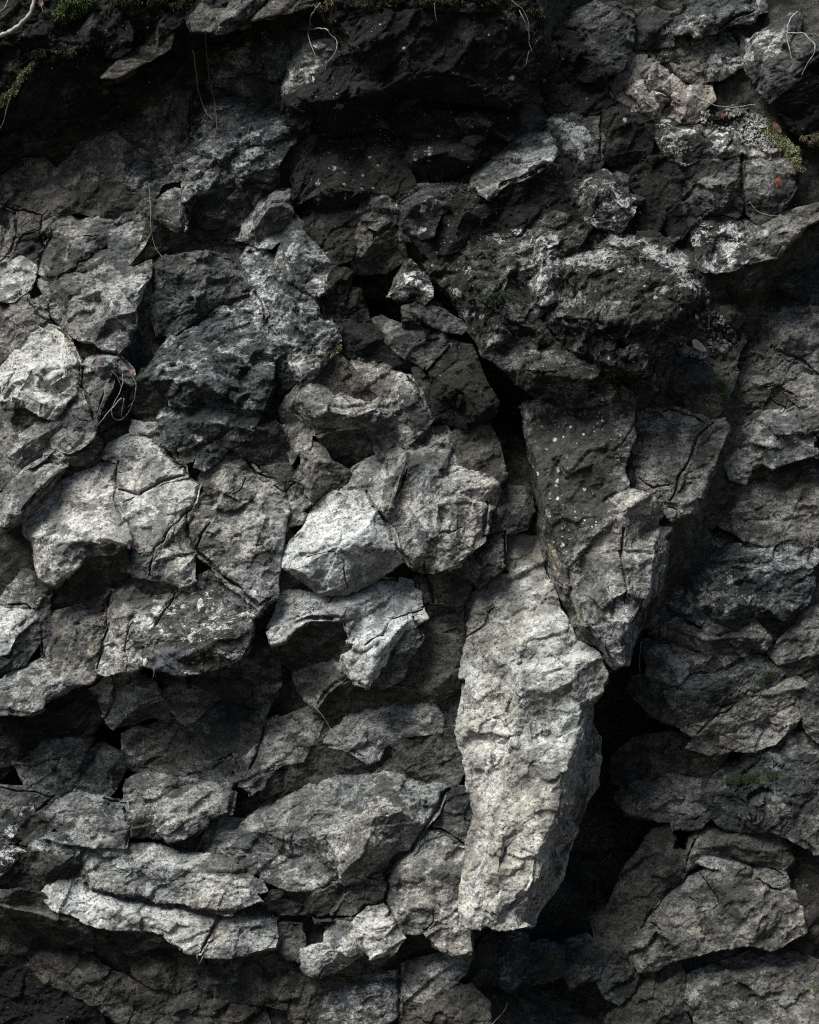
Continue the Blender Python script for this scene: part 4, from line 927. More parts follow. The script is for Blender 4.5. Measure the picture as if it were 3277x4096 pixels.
R('B3', 'B', 240, (.15, .3), "430,905 570,820 705,775 715,900 700,930 600,978 500,1050 440,1040 470,945", ["570,820 600,900,10 500,1050"], "small grey stone wedged between the sloping face and the bright ledge block")
R('B3', 'G', 280, (.2, .3), "440,905 520,830 570,820 565,890 550,905 470,942", (), "lens-shaped pebble-like chip at the corner of the wedged stone", back=80)
R('B3', 'D', 210, (.1, -.2), "0,900 180,890 400,830 460,870 430,910 480,1040 430,1060 280,1080 250,1050 0,1060 -60,980", ["180,890 250,1050"], None)
R('B3', 'P', 330, (.15, .3), "500,1065 600,985 702,955 735,1030 780,1130 818,1190 760,1270 632,1310 575,1240 545,1150", ["600,985 640,1120,25 632,1310,-10", "640,1120 818,1190"], "bright blocky stone at the right end of the broken ledge", rough=1.2)
R('B3', 'G', 350, (.15, .35), "345,1130 400,1090 490,1085 540,1130 580,1240 550,1290 480,1330 380,1405 250,1405 200,1360 195,1262 340,1232", ["195,1262 350,1270,30 480,1260,40 580,1240", "345,1130,-30 420,1160,20 540,1130,0", "350,1270 380,1405,-50"], "lumpy grey stone with a knob on top beside the bright blocky stone", rough=1.2)
R('B3', 'D', 270, (0, -.6), "380,1410 490,1335 560,1295 630,1315 740,1275 700,1330 600,1390 480,1412", (), None)
R('B3', 'D', 170, (.1, .1), "30,1110 180,1110 190,1250 180,1330 100,1310 30,1230", (), None)
R('B3', 'G', 140, (.1, .35), "815,1362 900,1322 1100,1292 1250,1302 1210,1400 1100,1490 1000,1560 960,1582 820,1542 808,1450", ["815,1362 1000,1420,20 1210,1400"], "grey slab below the tall block near the bottom centre")
R('B3', 'W', 110, (.12, .3), "340,1520 450,1490 600,1420 790,1400 798,1550 800,1650 650,1725 560,1780 400,1850 260,1850 340,1650", (), "bluish-grey slab at the bottom edge left of the vertical crack", rough=.9)
R('B3', 'D', 90, (.1, .2), "810,1560 960,1590 1010,1570 1100,1500 1250,1500 1360,1600 1370,1800 1000,1850 810,1760", ["960,1590 1000,1690,25 1370,1700"], "dark rough stone at the bottom edge right of the vertical crack", rough=1.2)
R('B3', 'W', -20, (.15, .2), "1400,1200 1480,1150 1590,1180 1592,1300 1540,1450 1482,1520 1420,1480", ["1480,1150 1480,1350,25 1482,1520"], "dim bluish block just below the foot of the pale spike")
R('B3', 'D', 20, (.1, .1), "1250,1310 1340,1180 1400,1140 1395,1480 1300,1500 1200,1480", (), None, rough=1.2)
R('B3', 'D', 40, (.1, -.1), "100,1340 190,1410 340,1430 450,1430 600,1410 450,1480 330,1520 330,1640 200,1750 110,1700", (), None)
R('B3', 'D', 60, (.1, .1), "-120,1330 60,1300 95,1400 100,1560 80,1640 -100,1600 -200,1450", (), "dark stone at the bottom below the left ledge's end")
# --- lower left
R('A3', 'K', 200, (.1, .2), "0,240 120,240 200,262 335,295 300,350 240,395 180,430 130,560 50,610 0,618", ["120,240 150,380,20 130,560"], "dark stone at the left edge with white lichen on its lower side")
R('A3', 'D', 170, (.1, .1), "180,435 240,400 280,420 310,480 280,545 180,600 140,600 145,520", (), None)
R('A3', 'G', 240, (.15, .35), "275,412 350,330 480,240 560,300 640,312 780,340 790,450 800,500 792,612 710,606 545,612 440,530 400,512 300,460", ["275,412 450,420,15 620,440,15 792,500"], "flat tapered grey slab at lower left with a rounded left tip", rough=.8)
R('A3', 'G', 250, (.1, .3), "790,200 900,155 1050,170 1200,205 1400,232 1482,272 1440,400 1300,425 1290,482 1150,542 1060,550 1030,520 960,440 870,440 825,470 785,360", ["790,200 980,280,20 1060,400,30 1060,550", "980,280 1230,310,25 1440,400"], "grey slab right of the tapered slab with a dark chipped corner", rough=1.1)
R('A3', 'D', 215, (0, -.4), "830,475 870,445 960,445 1030,525 1000,545 900,540 835,530", (), None)
R('A3', 'K', 140, (.1, .1), "780,30 860,90 1000,120 1100,160 1200,100 1280,70 1400,90 1480,100 1480,170 1400,225 1200,195 1060,165 900,145 800,110", (), None, rough=1.1)
R('A3', 'G', 190, (.2, .3), "1395,215 1440,180 1505,175 1460,220 1420,232", (), "small flat chip by the tooth-shaped stones at lower left", back=70)
R('A3', 'G', 210, (.2, .3), "1550,150 1600,60 1725,0 1725,110 1640,230 1590,272 1560,230", (), "pale tooth-shaped stone at the foot of the dim smooth slab", back=110)
R('A3', 'G', 205, (.2, .3), "1500,195 1545,180 1560,235 1585,275 1510,225", (), None, back=80)
R('A3', 'G', 270, (.12, .35), "510,625 640,606 800,615 830,610 960,610 1100,650 1290,690 1400,702 1500,765 1640,835 1660,880 1600,905 1640,960 1500,982 1440,1030 1300,1012 1150,982 1000,962 900,932 760,942 650,902 562,892 540,835 505,740",
  ["510,740 700,760,20 950,720,30 1150,760,30 1400,830,30 1640,880", "700,760 650,902", "1150,760 1150,982"], "broad rough grey block directly above the long black crack", rough=1.1)
R('A3', 'P', 340, (.05, .42), "268,912 300,880 420,810 520,800 545,885 620,915 720,955 870,958 950,1005 1200,1018 1365,1045 1320,1170 1255,1272 1190,1265 1100,1200 1040,1150 900,1120 760,1112 700,1125 560,1085 440,1022 340,992", ["268,912 500,950,10 720,1030,20 950,1060,15 1250,1100,15", "720,1030 700,1125"], "long bright ledge under the black crack at lower left", rough=1.0)
R('A3', 'G', 335, (.08, .3), "1378,1048 1550,1060 1720,1082 1730,1180 1720,1240 1640,1262 1500,1288 1380,1308 1282,1292 1325,1172", ["1378,1048 1480,1110,30 1720,1100", "1480,1110 1420,1200,20 1282,1292", "1420,1200 1500,1288"], "right piece of the bright ledge broken off by a slanting crack")
R('A3', 'W', 260, (.1, .35), "185,620 250,575 370,542 450,572 500,602 490,665 330,668 210,655", (), "small pale lens-shaped stone above the dark shadow at lower left")
R('A3', 'L', 220, (.1, .3), "-50,625 60,630 180,640 190,662 100,680 40,760 -50,800", (), "lichen-whitened edge stone at the left edge of the lower shadow")
R('A3', 'D', 130, (0, -.4), "110,670 260,662 490,672 505,740 535,830 400,790 250,870 0,890 -60,860", (), None)
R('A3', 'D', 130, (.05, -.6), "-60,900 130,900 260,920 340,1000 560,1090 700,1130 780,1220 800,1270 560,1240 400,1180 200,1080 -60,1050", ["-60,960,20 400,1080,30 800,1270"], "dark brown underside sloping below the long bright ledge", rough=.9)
R('A3', 'D', 230, (0, -.6), "705,1135 770,1118 900,1125 1040,1155 1100,1205 1180,1265 1000,1230 900,1245 790,1270", (), None)
R('A3', 'D', -60, (.1, .2), "0,1120 120,1150 260,1200 400,1250 560,1300 640,1370 700,1400 860,1480 830,1600 780,1725 600,1600 450,1500 280,1440 120,1290 0,1270", ["0,1120 200,1260,25 450,1400,30 830,1600"], "dim brown slope of rock in the bottom left corner", rough=1.3)
R('A3', 'D', 0, (.15, .1), "800,1300 1000,1260 1260,1300 1270,1380 1220,1480 1100,1510 980,1500 860,1400", ["1000,1260 1050,1380,30 1100,1510"], "dark stone under the long bright ledge near the small white rootlet", rough=1.0)
R('A3', 'K', 10, (.15, .1), "1240,1450 1290,1360 1450,1330 1560,1400 1680,1480 1640,1600 1480,1580 1300,1540", ["1290,1360 1400,1460,30 1640,1600"], "dim ribbed stone at the bottom under the ledge's right piece", rough=1.1)
R('A3', 'D', -60, (.1, .1), "880,1500 1100,1520 1240,1490 1300,1560 1480,1600 1660,1620 1725,1850 700,1850 790,1740 840,1600", ["1100,1520 1200,1680,30 1500,1720,30"], "nearly black stone along the bottom edge at lower left", rough=1.3)
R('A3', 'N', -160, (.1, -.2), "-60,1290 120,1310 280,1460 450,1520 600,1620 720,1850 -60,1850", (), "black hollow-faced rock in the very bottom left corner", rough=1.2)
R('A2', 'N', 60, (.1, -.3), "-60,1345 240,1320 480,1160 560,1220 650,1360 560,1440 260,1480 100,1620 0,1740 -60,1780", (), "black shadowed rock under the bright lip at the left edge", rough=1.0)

# ------------------------------------------------------------------ marks: lichen crusts, moss, dirt, some painted shade, pale scars, stains
mark('lichen', 'C0', "140,790,60,45 190,880,80,60,20 240,950,40,60 250,860,50,40 80,760,60,25 150,900,60,60 220,820,60,40", .74)
mark('pale', 'C0', "300,1180,150,60 420,1180,90,50 250,1260,80,40 480,1330,60,90 400,1300,60,50 170,870,110,90 60,770,70,40 800,900,100,90 980,830,120,50", .5)
mark('lichen', 'C1', "300,40,210,60,-8 500,-60,200,50,10 700,20,150,60,25 850,110,120,55,50 940,220,60,40,40 760,240,110,18,-12 870,215,80,25 210,70,120,50 60,290,50,40 0,60,60,90 30,-60,60,60", .68)
mark('pale', 'C1', "320,60,240,70,-8 700,40,160,60,20 60,120,90,160 150,270,140,60 400,350,160,60 100,430,100,60", .45)
mark('lichen', 'C1', "230,320,40,25 880,590,70,22,40 930,650,60,25,35 990,670,35,40 1150,0,60,90 1040,60,40,100,20 1200,90,120,18,-12 735,440,20,50 710,490,15,20", .58)
mark('lichen', 'B1', "860,200,35,75,-20 950,240,70,20,40 900,215,50,30 1150,270,45,30,30 1210,400,30,40 1290,410,60,22,20", .62)
mark('lichen', 'B0', "1000,1265,50,24 945,1310,30,35 990,1300,40,30 890,1440,60,35,20 930,1440,40,20", .66)
mark('lichen', 'B0', "285,1145,22,32 375,1055,40,22 990,950,28,40 900,1000,22,14 980,1010,18,12 890,965,14,10 780,1290,14,18 1045,850,16,20 540,1550,14,22 230,500,40,32,-25", .6)
mark('lichen', 'B0', "1500,490,26,18 1455,565,12,12 1370,715,12,10 1480,745,10,14 1275,710,9,9 1120,705,9,9 1070,655,10,9 610,985,9,9 660,1035,9,9 420,320,9,9 640,258,12,8 825,300,12,10 285,1250,12,12 360,885,20,10", .66)
mark('lichen', 'C0', "880,905,30,16 850,990,40,30 800,950,40,26 760,960,40,30,30 1150,1480,90,120 1040,1500,50,130,-20 1180,1660,100,40 350,1200,90,26 480,1380,60,70,60 590,1270,35,15 180,1230,30,12 300,1160,80,25 540,1260,60,30", .5)
mark('lichen', 'A3', "70,520,60,50 100,500,40,40 30,690,50,60,-40 100,640,90,12", .56)
mark('lichen', 'A2', "1150,790,22,28 1260,650,26,50,15 1150,665,50,18 1030,855,14,12 900,1000,30,40 1610,590,50,45 990,690,60,40 920,780,60,60,40", .56)
mark('lichen', 'C1', "65,1190,18,14 15,1245,18,14 165,1110,12,10 120,1165,10,14 250,1155,12,9 480,1160,12,10 90,1110,8,8 520,1240,12,8 420,1190,7,9 110,1370,7,7 225,1370,8,7 345,1020,8,9 205,1210,7,7 440,1090,7,8", .7)
mark('lichen', 'C2', "140,330,30,30,60 115,300,20,40 190,430,8,30 80,280,8,10", .55)
mark('pale', 'C2', "930,650,120,40 1000,620,160,90,20 1100,520,140,120,20 560,330,70,70 440,580,60,60 760,960,120,60 1300,620,160,40,25", .5)
mark('pale', 'C2', "130,1040,200,110 300,980,120,60", .5)
mark('rust', 'C2', "450,260,60,30 100,1150,90,30 1080,600,70,60 400,230,60,30", .5)
mark('pale', 'B2', "1400,1650,90,160 1300,1560,70,100", .5)
mark('pale', 'B3', "1350,300,90,160 1320,560,60,120,12 1260,860,50,140,12 1400,200,60,200 1280,1000,60,70", .6)
mark('rust', 'B3', "1520,310,50,35 1520,80,80,60 1480,640,70,160,10", .5)
mark('rust', 'B2', "1430,900,90,80 1600,700,80,120", .35)
mark('blue', 'B2', "1580,1500,90,30 1900,1500,60,160 ", .4)
mark('blue', 'A2', "1600,480,110,90 1330,740,140,60,-40 1500,620,70,70 1050,1020,160,60,12 1100,960,140,40 180,130,70,60 360,440,70,50 370,170,60,40 300,90,60,40", .6)
mark('grime_or_shade', 'A2', "1250,600,130,110,-35 1130,760,140,80,-35 1050,900,160,60 1230,830,120,80 1400,880,80,60 380,170,60,30 680,80,40,90 250,260,70,30 1650,330,80,60 1450,300,60,30 720,940,40,60", .5)
mark('grime_or_shade', 'B2', "960,60,40,170,5 930,250,35,110 880,330,40,60 1060,60,30,90 1000,-80,40,90,5 330,80,6,6 370,120,8,8 260,140,8,6 390,130,6,6 300,150,6,6 150,240,60,20,-40 190,290,50,20,-30 260,60,9,7 440,-20,9,7 520,-60,8,8 400,20,6,6", .55)
mark('grime_or_shade', 'B1', "990,1320,60,170,20 1090,1240,60,60 840,1380,20,110,10 560,1450,12,6 620,1400,10,7 700,1350,8,8 470,1560,10,6", .5)
mark('blue', 'B2', "930,-50,60,200 960,230,60,170", .5)
mark('grime_or_shade', 'A1', "560,200,90,110,30 510,490,20,16 500,200,50,60 1300,200,160,90 1100,320,160,60,-30 1400,620,200,90,-25 1300,1500,60,40 1500,1600,70,50 930,1640,30,50 240,880,70,30 120,600,70,40,-50 1200,1080,120,40", .45)
mark('pale', 'A1', "320,640,60,60 300,680,30,16 380,560,30,30 200,850,140,60 380,820,30,30 740,300,100,70,20 700,240,90,60 660,100,50,40 900,1520,200,60,-15 1100,1480,120,40 1480,1180,120,25 1240,1180,60,30 1620,1570,90,50 1650,1700,60,60", .48)
mark('pale', 'A0', "1350,680,90,30 1560,880,130,60,-30 1640,960,90,40 1340,520,50,40 830,1130,60,50 1150,1280,30,110 1590,1290,60,90,30 1550,1420,50,60 1200,1180,60,40 1280,780,20,60 1560,250,40,60 880,960,60,30", .5)
mark('blue', 'A0', "1050,610,80,30 1640,830,120,60 1400,900,200,60,-30 545,170,25,110,20 1010,110,40,60 990,1480,60,60", .5)
mark('pale', 'B1', "200,480,40,60 280,570,40,60 170,700,50,90 60,430,60,80 130,580,30,60 230,720,60,50 40,60,40,80 160,1230,30,40 80,1040,50,50 640,1040,90,70 790,940,50,70 530,1590,150,60,-25 700,1400,120,50,-25 620,720,140,30,20 100,1600,40,80", .48)
mark('grime_or_shade', 'B1', "350,560,50,110 380,660,40,60 1080,900,160,90 240,1600,80,40 500,840,90,50,30 160,1010,60,40", .5)
mark('grime_or_shade', 'C1', "430,300,300,70 350,440,220,60 600,560,140,120 470,580,90,60 350,170,180,40 750,330,120,40 200,240,40,60 640,180,120,40 850,400,60,90 560,80,60,20 180,130,40,30", .5)
mark('grime_or_shade', 'C2', "330,80,80,70 130,300,70,110,20 200,420,60,70,40 420,60,60,50 250,180,100,60 230,520,30,60 850,560,120,80,-30 620,760,80,90,20 1250,560,60,60", .55)
mark('moss', 'C1', "1330,300,160,30,-15 1380,330,60,30 50,300,40,60 1480,250,120,30,20 1630,30,70,60 120,590,30,40", .4)
mark('moss', 'B1', "1400,300,100,70,-10 1460,270,60,40 390,600,40,40,-50 1320,920,60,60 1650,800,60,80,-50 60,950,20,14 1030,680,50,90,-40", .42)
mark('moss', 'C3', "1300,200,150,40 1420,160,120,40 1680,500,50,80 1100,225,40,16 40,1330,80,90 1690,1500,40,40", .45)
mark('moss', 'C2', "1400,1090,100,50,-20 1320,1160,140,30,-20 1600,1430,60,80", .42)
mark('moss', 'B0', "1450,500,70,140 1200,760,140,40 460,850,40,16 1000,1130,40,16,30 650,410,50,30 480,270,60,70,-45", .36)
mark('rust', 'A2', "730,720,60,80 400,820,50,80 580,900,60,50 250,1010,30,30", .5)
mark('rust', 'A0', "750,950,40,100 640,1050,60,60 500,1200,120,60 820,880,60,60", .45)
mark('pale', 'A2', "500,240,220,40 880,60,160,140 860,740,60,90 900,880,60,60 1080,330,120,50 560,190,160,60 110,740,110,70 330,340,90,60 1400,960,60,60 130,1290,140,30 420,1170,60,20,-20 640,1030,60,40", .5)
mark('pale', 'B2', "250,250,150,70,-40 420,160,180,70,-40 200,650,160,25,10 380,690,120,30 620,1040,60,80,30 760,800,120,30,-35 300,1230,30,40 700,1500,80,20,-35 80,1640,80,14,-10", .48)
mark('pale', 'B3', "130,640,240,70,-15 420,640,110,50,-25 660,1060,100,80 330,1310,140,40 590,350,60,60 1070,1210,30,30 520,1600,60,90 1030,1420,90,40,-20", .48)
mark('blue', 'B3', "600,400,60,40 560,330,60,30 1480,1000,60,80 470,1580,110,110", .5)
mark('grime_or_shade', 'B3', "610,400,50,25 30,730,60,60 0,460,80,50 130,740,40,20 1380,60,20,90 1320,480,16,40", .5)
mark('pale', 'A3', "1140,410,50,50 1060,390,40,40 620,1000,120,50,15 1200,1110,110,80 420,920,90,30 1180,1240,60,30 1000,1080,120,30 1650,790,70,40 1350,640,80,40 640,560,120,30 1640,1230,80,30 280,610,90,40 160,380,60,60", .45)
mark('pale', 'C3', "640,1250,50,30 1020,1020,50,30,35 1080,700,110,30,10 1610,850,60,40,30 1340,1500,50,150,20 1480,1120,90,60 1440,1640,50,60 950,1560,60,60", .42)
mark('pale', 'C0', "880,830,60,30 1300,790,90,30 1350,1460,120,30 1530,530,40,45,-30 620,540,80,60 900,570,100,50 560,400,40,90 850,700,60,40 700,590,60,60 1300,340,60,50 1320,1000,80,50,35 1460,1000,90,20,40", .45)
mark('rust', 'C0', "1540,540,26,20 650,600,90,60 900,640,90,60 1430,790,30,30", .45)

mark('grime_or_shade', 'C2', "200,-350,330,260 170,-60,260,200 260,60,150,130 90,180,90,150,20 -40,-150,80,300", 1.0)
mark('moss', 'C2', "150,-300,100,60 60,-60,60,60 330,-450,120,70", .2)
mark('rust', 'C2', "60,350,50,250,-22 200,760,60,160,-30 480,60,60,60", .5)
mark('grime_or_shade', 'C2', "20,330,40,260,-14 130,640,50,170,-22 240,850,60,110,-40", .45)
mark('grime_or_shade', 'B2', "2010,1560,50,200,5 1950,1850,60,250,12", .6)  # shade of the pale spike's right flank, painted as dark marks
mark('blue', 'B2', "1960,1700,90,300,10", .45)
mark('grime_or_shade', 'B3', "1700,900,90,160,20 1820,600,70,250,14 1480,980,110,90", .5)  # painted shade down the spike's lower right flank and underside
mark('pale', 'C1', "700,270,80,16,-14 900,225,70,20 300,60,200,60,-8 850,60,90,60,50 700,0,150,60,20", .6)
mark('grime_or_shade', 'B2', "1500,1260,200,60,10 1800,1240,160,50 1350,1350,80,60 1850,1400,90,50", .3)
mark('lichen', 'B1', "1640,60,90,110 1590,180,60,80 1690,150,60,120 1560,40,40,60", .55)
mark('lichen', 'C1', "-60,40,90,120 -110,150,60,90 20,150,70,90 40,280,60,60 160,330,90,40 -130,-20,40,60 330,90,160,50 560,120,120,30", .5)
mark('lichen', 'C1', "-200,500,60,40 -90,640,90,30 -330,560,70,60 100,860,120,40 220,870,60,30 -150,-100,120,50 -330,-60,90,60 -480,150,60,60", .42)
mark('moss', 'B2', "1500,800,260,260 1350,620,120,120", .22)
mark('grime_or_shade', 'B2', "1400,700,220,130 1650,600,150,200 1300,1000,100,80", .26)  # with the moss above: greenish stain plus painted shade on the spike's top
mark('moss', 'C1', "1250,560,140,200 1150,900,120,160 1100,800,60,140 1500,60,160,120", .32)
mark('moss', 'A0', "620,60,90,60 900,60,200,60 1330,60,140,50 150,500,160,150", .4)
mark('grime_or_shade', 'A2', "1300,0,60,140,10 1500,150,70,160,5 1250,200,60,60 1650,250,60,120", .42)
# cracks that run through or between the blocks
crack('A0', "0,1275 100,1310 270,1355 300,1320", 4)
crack('A0', "90,1300 108,1490 60,1580 0,1640", 5)
crack('A0', "270,1355 245,1440 160,1480 100,1560", 5)
crack('A0', "245,1440 262,1560 225,1690 215,1770", 5)
crack('A0', "262,1560 310,1480 320,1430", 4)
crack('A0', "580,1615 505,1660 480,1700 400,1725 350,1760", 5)
crack('A0', "1690,-10 1620,60 1580,110 1500,155", 4)
crack('A0', "0,1190 30,1270", 3)
crack('A0', "1190,580 1185,900", 4)
crack('A0', "470,1490 620,1490", 2.5, 14)
crack('A1', "170,310 215,370 270,440 340,460 400,515 450,580 480,640 500,750 490,830 540,900 590,1070", 5)
crack('A1', "305,330 300,420 340,460", 4)
crack('A1', "450,560 560,590 640,640 740,660 800,720 860,800", 7)
crack('A1', "480,1060 550,1075", 3)
crack('A1', "745,1325 722,1420 722,1500 870,1530 940,1490 1010,1450 1160,1415", 5, 40)
crack('A1', "1090,1325 1160,1350 1170,1400 1245,1470 1222,1590 1180,1640 1090,1725", 5, 40)
crack('A1', "720,1500 705,1580 770,1700", 4)
crack('A1', "780,1590 860,1535", 2.5, 14)
crack('A1', "1110,530 1180,490 1400,330", 5)
crack('A1', "1540,265 1600,240 1640,330 1665,460 1725,540", 6)
crack('A1', "1540,1320 1570,1370 1610,1410 1725,1435", 4)
crack('A1', "1535,1430 1510,1490 1455,1530", 4)
crack('A1', "1110,1220 1115,1300", 3)
crack('A1', "950,1200 1000,1220 1050,1260 1120,1335", 5)
crack('A1', "90,760 60,830 30,900", 3, 15)
crack('A2', "1090,140 1060,190 1020,275 970,300 930,480", 3.5)
crack('A2', "1175,60 1170,235 1230,320 1330,425 1450,520 1580,630 1615,675", 7, 55)
crack('A2', "1230,320 1260,220 1310,140", 5)
crack('A2', "1615,670 1700,620", 4)
crack('A2', "960,380 1000,330", 3, 15)
crack('A2', "700,565 665,650 660,830 650,960 600,1060", 5)
crack('A2', "1110,560 1010,720 945,840", 4)
crack('A2', "810,1160 790,850 830,760", 2.5, 14)
crack('A2', "690,1095 715,1180 715,1270 665,1370", 5, 45)
crack('A2', "60,658 150,650 190,690", 4)
crack('A2', "245,850 260,960 280,1000", 5)
crack('A2', "1655,1430 1640,1540 1560,1680", 5)
crack('A2', "1500,1290 1600,1310", 4)
crack('A2', "1380,1640 1450,1600 1490,1660", 4)
crack('B1', "960,740 990,830", 4)
crack('B1', "850,800 920,890 965,980 1000,1050", 6)
crack('B1', "840,1380 810,1500 770,1560", 4)
crack('B1', "600,1520 640,1600 700,1690 740,1750", 5)
crack('B1', "0,1470 60,1515 160,1440", 4)
crack('B1', "440,910 530,1020", 3, 16)
crack('B1', "165,830 60,920", 4)
crack('B2', "640,40 700,110 745,180 785,310 870,400", 8, 60)
crack('B2', "340,615 470,605 560,560 690,490 790,490", 6, 45)
crack('B2', "740,750 850,715 940,685", 5)
crack('B2', "740,750 690,840 600,910", 4)
crack('B2', "955,380 960,470 1000,560 1020,640", 6)
crack('B2', "1340,-10 1335,215 1450,205", 6)
crack('B2', "1460,200 1455,420", 7, 50)
crack('B2', "450,380 455,490 475,545", 3)
crack('B2', "200,350 280,330 390,335", 2.5, 14)
crack('B2', "890,740 920,820 940,870", 6)
crack('B2', "990,250 1090,200 1200,170", 3, 16)
crack('B2', "1200,860 1330,770 1400,660", 4, 20)
crack('B2', "0,1700 100,1690", 2)
crack('B3', "975,490 1060,510 1150,570 1225,605", 3.5)
crack('B3', "1110,260 1030,400 960,500 870,640 765,710 710,790 715,930", 9, 70)
crack('B3', "705,940 735,1040 770,1110 820,1180", 9, 60)
crack('B3', "500,1050 600,980 700,940", 6, 50)
crack('B3', "0,1075 250,1070 480,1050", 7, 60)
crack('B3', "805,1280 800,1450 805,1680", 6, 60)
crack('B3', "1010,1010 1000,1090 960,1150", 4, 22)
crack('B3', "500,820 560,815", 3)
crack('B3', "590,800 660,815", 3)
crack('B3', "820,1450 900,1540", 3, 16)
crack('A3', "530,850 545,895 600,905 740,945 870,940 960,995 1160,1000 1300,1030 1500,1035 1730,1065", 11, 90)
crack('A3', "1370,1045 1320,1170 1260,1280", 4, 45)
crack('A3', "640,312 700,325 790,340", 4)
crack('A3', "780,370 795,450 820,490 800,600", 6)
crack('A3', "340,295 240,390 300,350", 5)
crack('A3', "0,245 200,265 330,300", 4)
crack('A3', "380,890 450,960", 2.5, 12)
crack('A3', "720,745 830,780", 2.5, 12)
crack('A3', "590,1330 700,1410", 3)
crack('C0', "640,500 660,560 740,580 790,640 740,700", 5)
crack('C0', "1240,980 1245,1180 1260,1330", 7, 50)
crack('C0', "1330,60 1180,110 1100,180", 4)
crack('C0', "360,700 350,1000", 5)
crack('C1', "690,1020 850,1025 940,1040 1000,1090", 4)
crack('C1', "590,1440 690,1500 800,1480", 3)
crack('C1', "1060,1075 965,1170 905,1330 835,1480 790,1570", 5, 40)
crack('C1', "770,1610 830,1640 830,1690", 4)
crack('C1', "1430,600 1540,660 1640,720 1725,765", 7, 50)
crack('C1', "1360,860 1470,860 1580,930", 4)
crack('C1', "1410,935 1510,1000 1570,970", 4, 20)
crack('C2', "505,170 490,330 500,400 500,640", 5, 40)
crack('C2', "690,640 760,660 860,740 980,805", 6)
crack('C2', "650,850 760,880 860,930 1000,960", 7, 50)
crack('C2', "1180,1290 1060,1370 960,1460", 5)
crack('C3', "850,850 740,960 660,1050 610,1130", 6, 45)
crack('C3', "980,790 1030,870 1080,930 1100,990", 5, 30)
crack('C3', "910,930 970,965", 4, 20)
crack('C3', "670,1090 740,1140", 4, 22)
crack('C3', "1350,820 1440,880 1500,890", 4, 25)
crack('C3', "1180,690 1300,720 1400,740 1500,790", 6)
crack('C3', "950,560 920,640 890,740", 5)
crack('C3', "880,1590 930,1640", 4)

# ------------------------------------------------------------------ the cliff that carries the rocks
HOLES = [('F', 930, 1310, -60, 60), ('F', 1290, 1600, -420, 150), ('F', 1260, 1760, -420, 130), ('F', 760, 720, -150, 90), ('F', 1080, 850, -80, 90),
         ('F', 130, 1560, -220, 160), ('F', 400, 1540, -180, 100), ('F', 1320, 1450, -300, 50), ('F', 1180, 2000, -220, 90)]

def wall_h(x, y):
    B = np.array(BASE)
    out = np.zeros(len(x))
    for i in range(0, len(x), 2000):
        dx = x[i:i + 2000, None] - B[None, :, 0]
        dy = y[i:i + 2000, None] - B[None, :, 1]
        w = 1 / ((dx * dx + dy * dy) + 90 ** 2) ** 2
        out[i:i + 2000] = (w * B[None, :, 2]).sum(1) / w.sum(1)
    out -= 48
    for sh, hx, hy, hh, hr in HOLES:
        mx, my = to_mm(sh, hx, hy)
        g = np.exp(-((x - mx) ** 2 + (y - my) ** 2) / (2 * (hr * 1.9) ** 2))
        out = out * (1 - g) + hh * g
    return out

def build_cliff():
    # inside the view a close mesh, beyond it a coarse one that runs on sideways, up over the brow and down into the ground
    xs = np.concatenate([np.linspace(-9000, -1950, 24), np.linspace(-1900, -400, 76), np.linspace(-380, 3660, 200), np.linspace(3680, 5180, 76), np.linspace(5230, 12300, 24)])
    ys = np.concatenate([np.linspace(-2600, -1150, 14), np.linspace(-1100, -400, 34), np.linspace(-380, 4480, 240), np.linspace(4500, 5100, 8)])
    X, Y = np.meshgrid(xs, ys)
    x, y = X.ravel(), Y.ravel()
    h = wall_h(np.clip(x, -250, 3500), np.clip(y, -150, 4300))
    far = np.clip(np.maximum(np.maximum(-x, x - 3277), 0) / 900, 0, 1)
    base = np.interp(y, [-2600, -1500, -600, 200, 2500, 5100], [-1500, -300, 350, 200, 60, 250])
    h = h * (1 - far) + base * far
    up = np.clip(-y / 700, 0, 1)
    h = h * (1 - up) + base * up
    V = at(x, y, h)
    # undo the view's narrowing far outside the frame so that the wall runs straight on
    w = np.clip(far + up, 0, 1)[:, None]
    flat = np.stack([CX + (x - 1638.5) / 1000, -h / 1000, CZ + (2048 - y) / 1000], 1)
    V = V * (1 - w) + flat * w
    n, m = len(ys), len(xs)
    i = np.arange((n - 1) * (m - 1))
    r, c = i // (m - 1), i % (m - 1)
    a = r * m + c
    T = np.concatenate([np.stack([a, a + m, a + 1], 1), np.stack([a + 1, a + m, a + m + 1], 1)])
    rel = relief(V, 1.5) + facet(grain(V) * 2.2, 21) * .10
    out_rel = facet(grain(V) * 3.1, 23, 5.) * .13 + facet(grain(V) * 7.5, 24, 5.) * .045 + rel
    V[:, 1] += np.abs(rel) * (1 - w[:, 0]) - out_rel * w[:, 0]
    k = at(1638.5, 4096, 0)
    me = to_mesh('rock_face', V, T, MAT['D'], attrs=marks_for(V))  # dark stone behind the blocks paints the shade in the gaps
    me.materials.append(MAT['G'])
    cx, cy = x[T].mean(1), y[T].mean(1)
    me.polygons.foreach_set('material_index', ((cx < -120) | (cx > 3400)).astype(np.int32) * (cy > -200))
    return link('rock_face', me, kind='structure')

plans = [plan_rock(*sp) for sp in SPECS]
settle(plans)
built = [build_rock(pl, *sp) for pl, sp in zip(plans, SPECS)]
cliff = build_cliff()
for ob in built:
    if not ob.get('label'):
        ob.parent = cliff

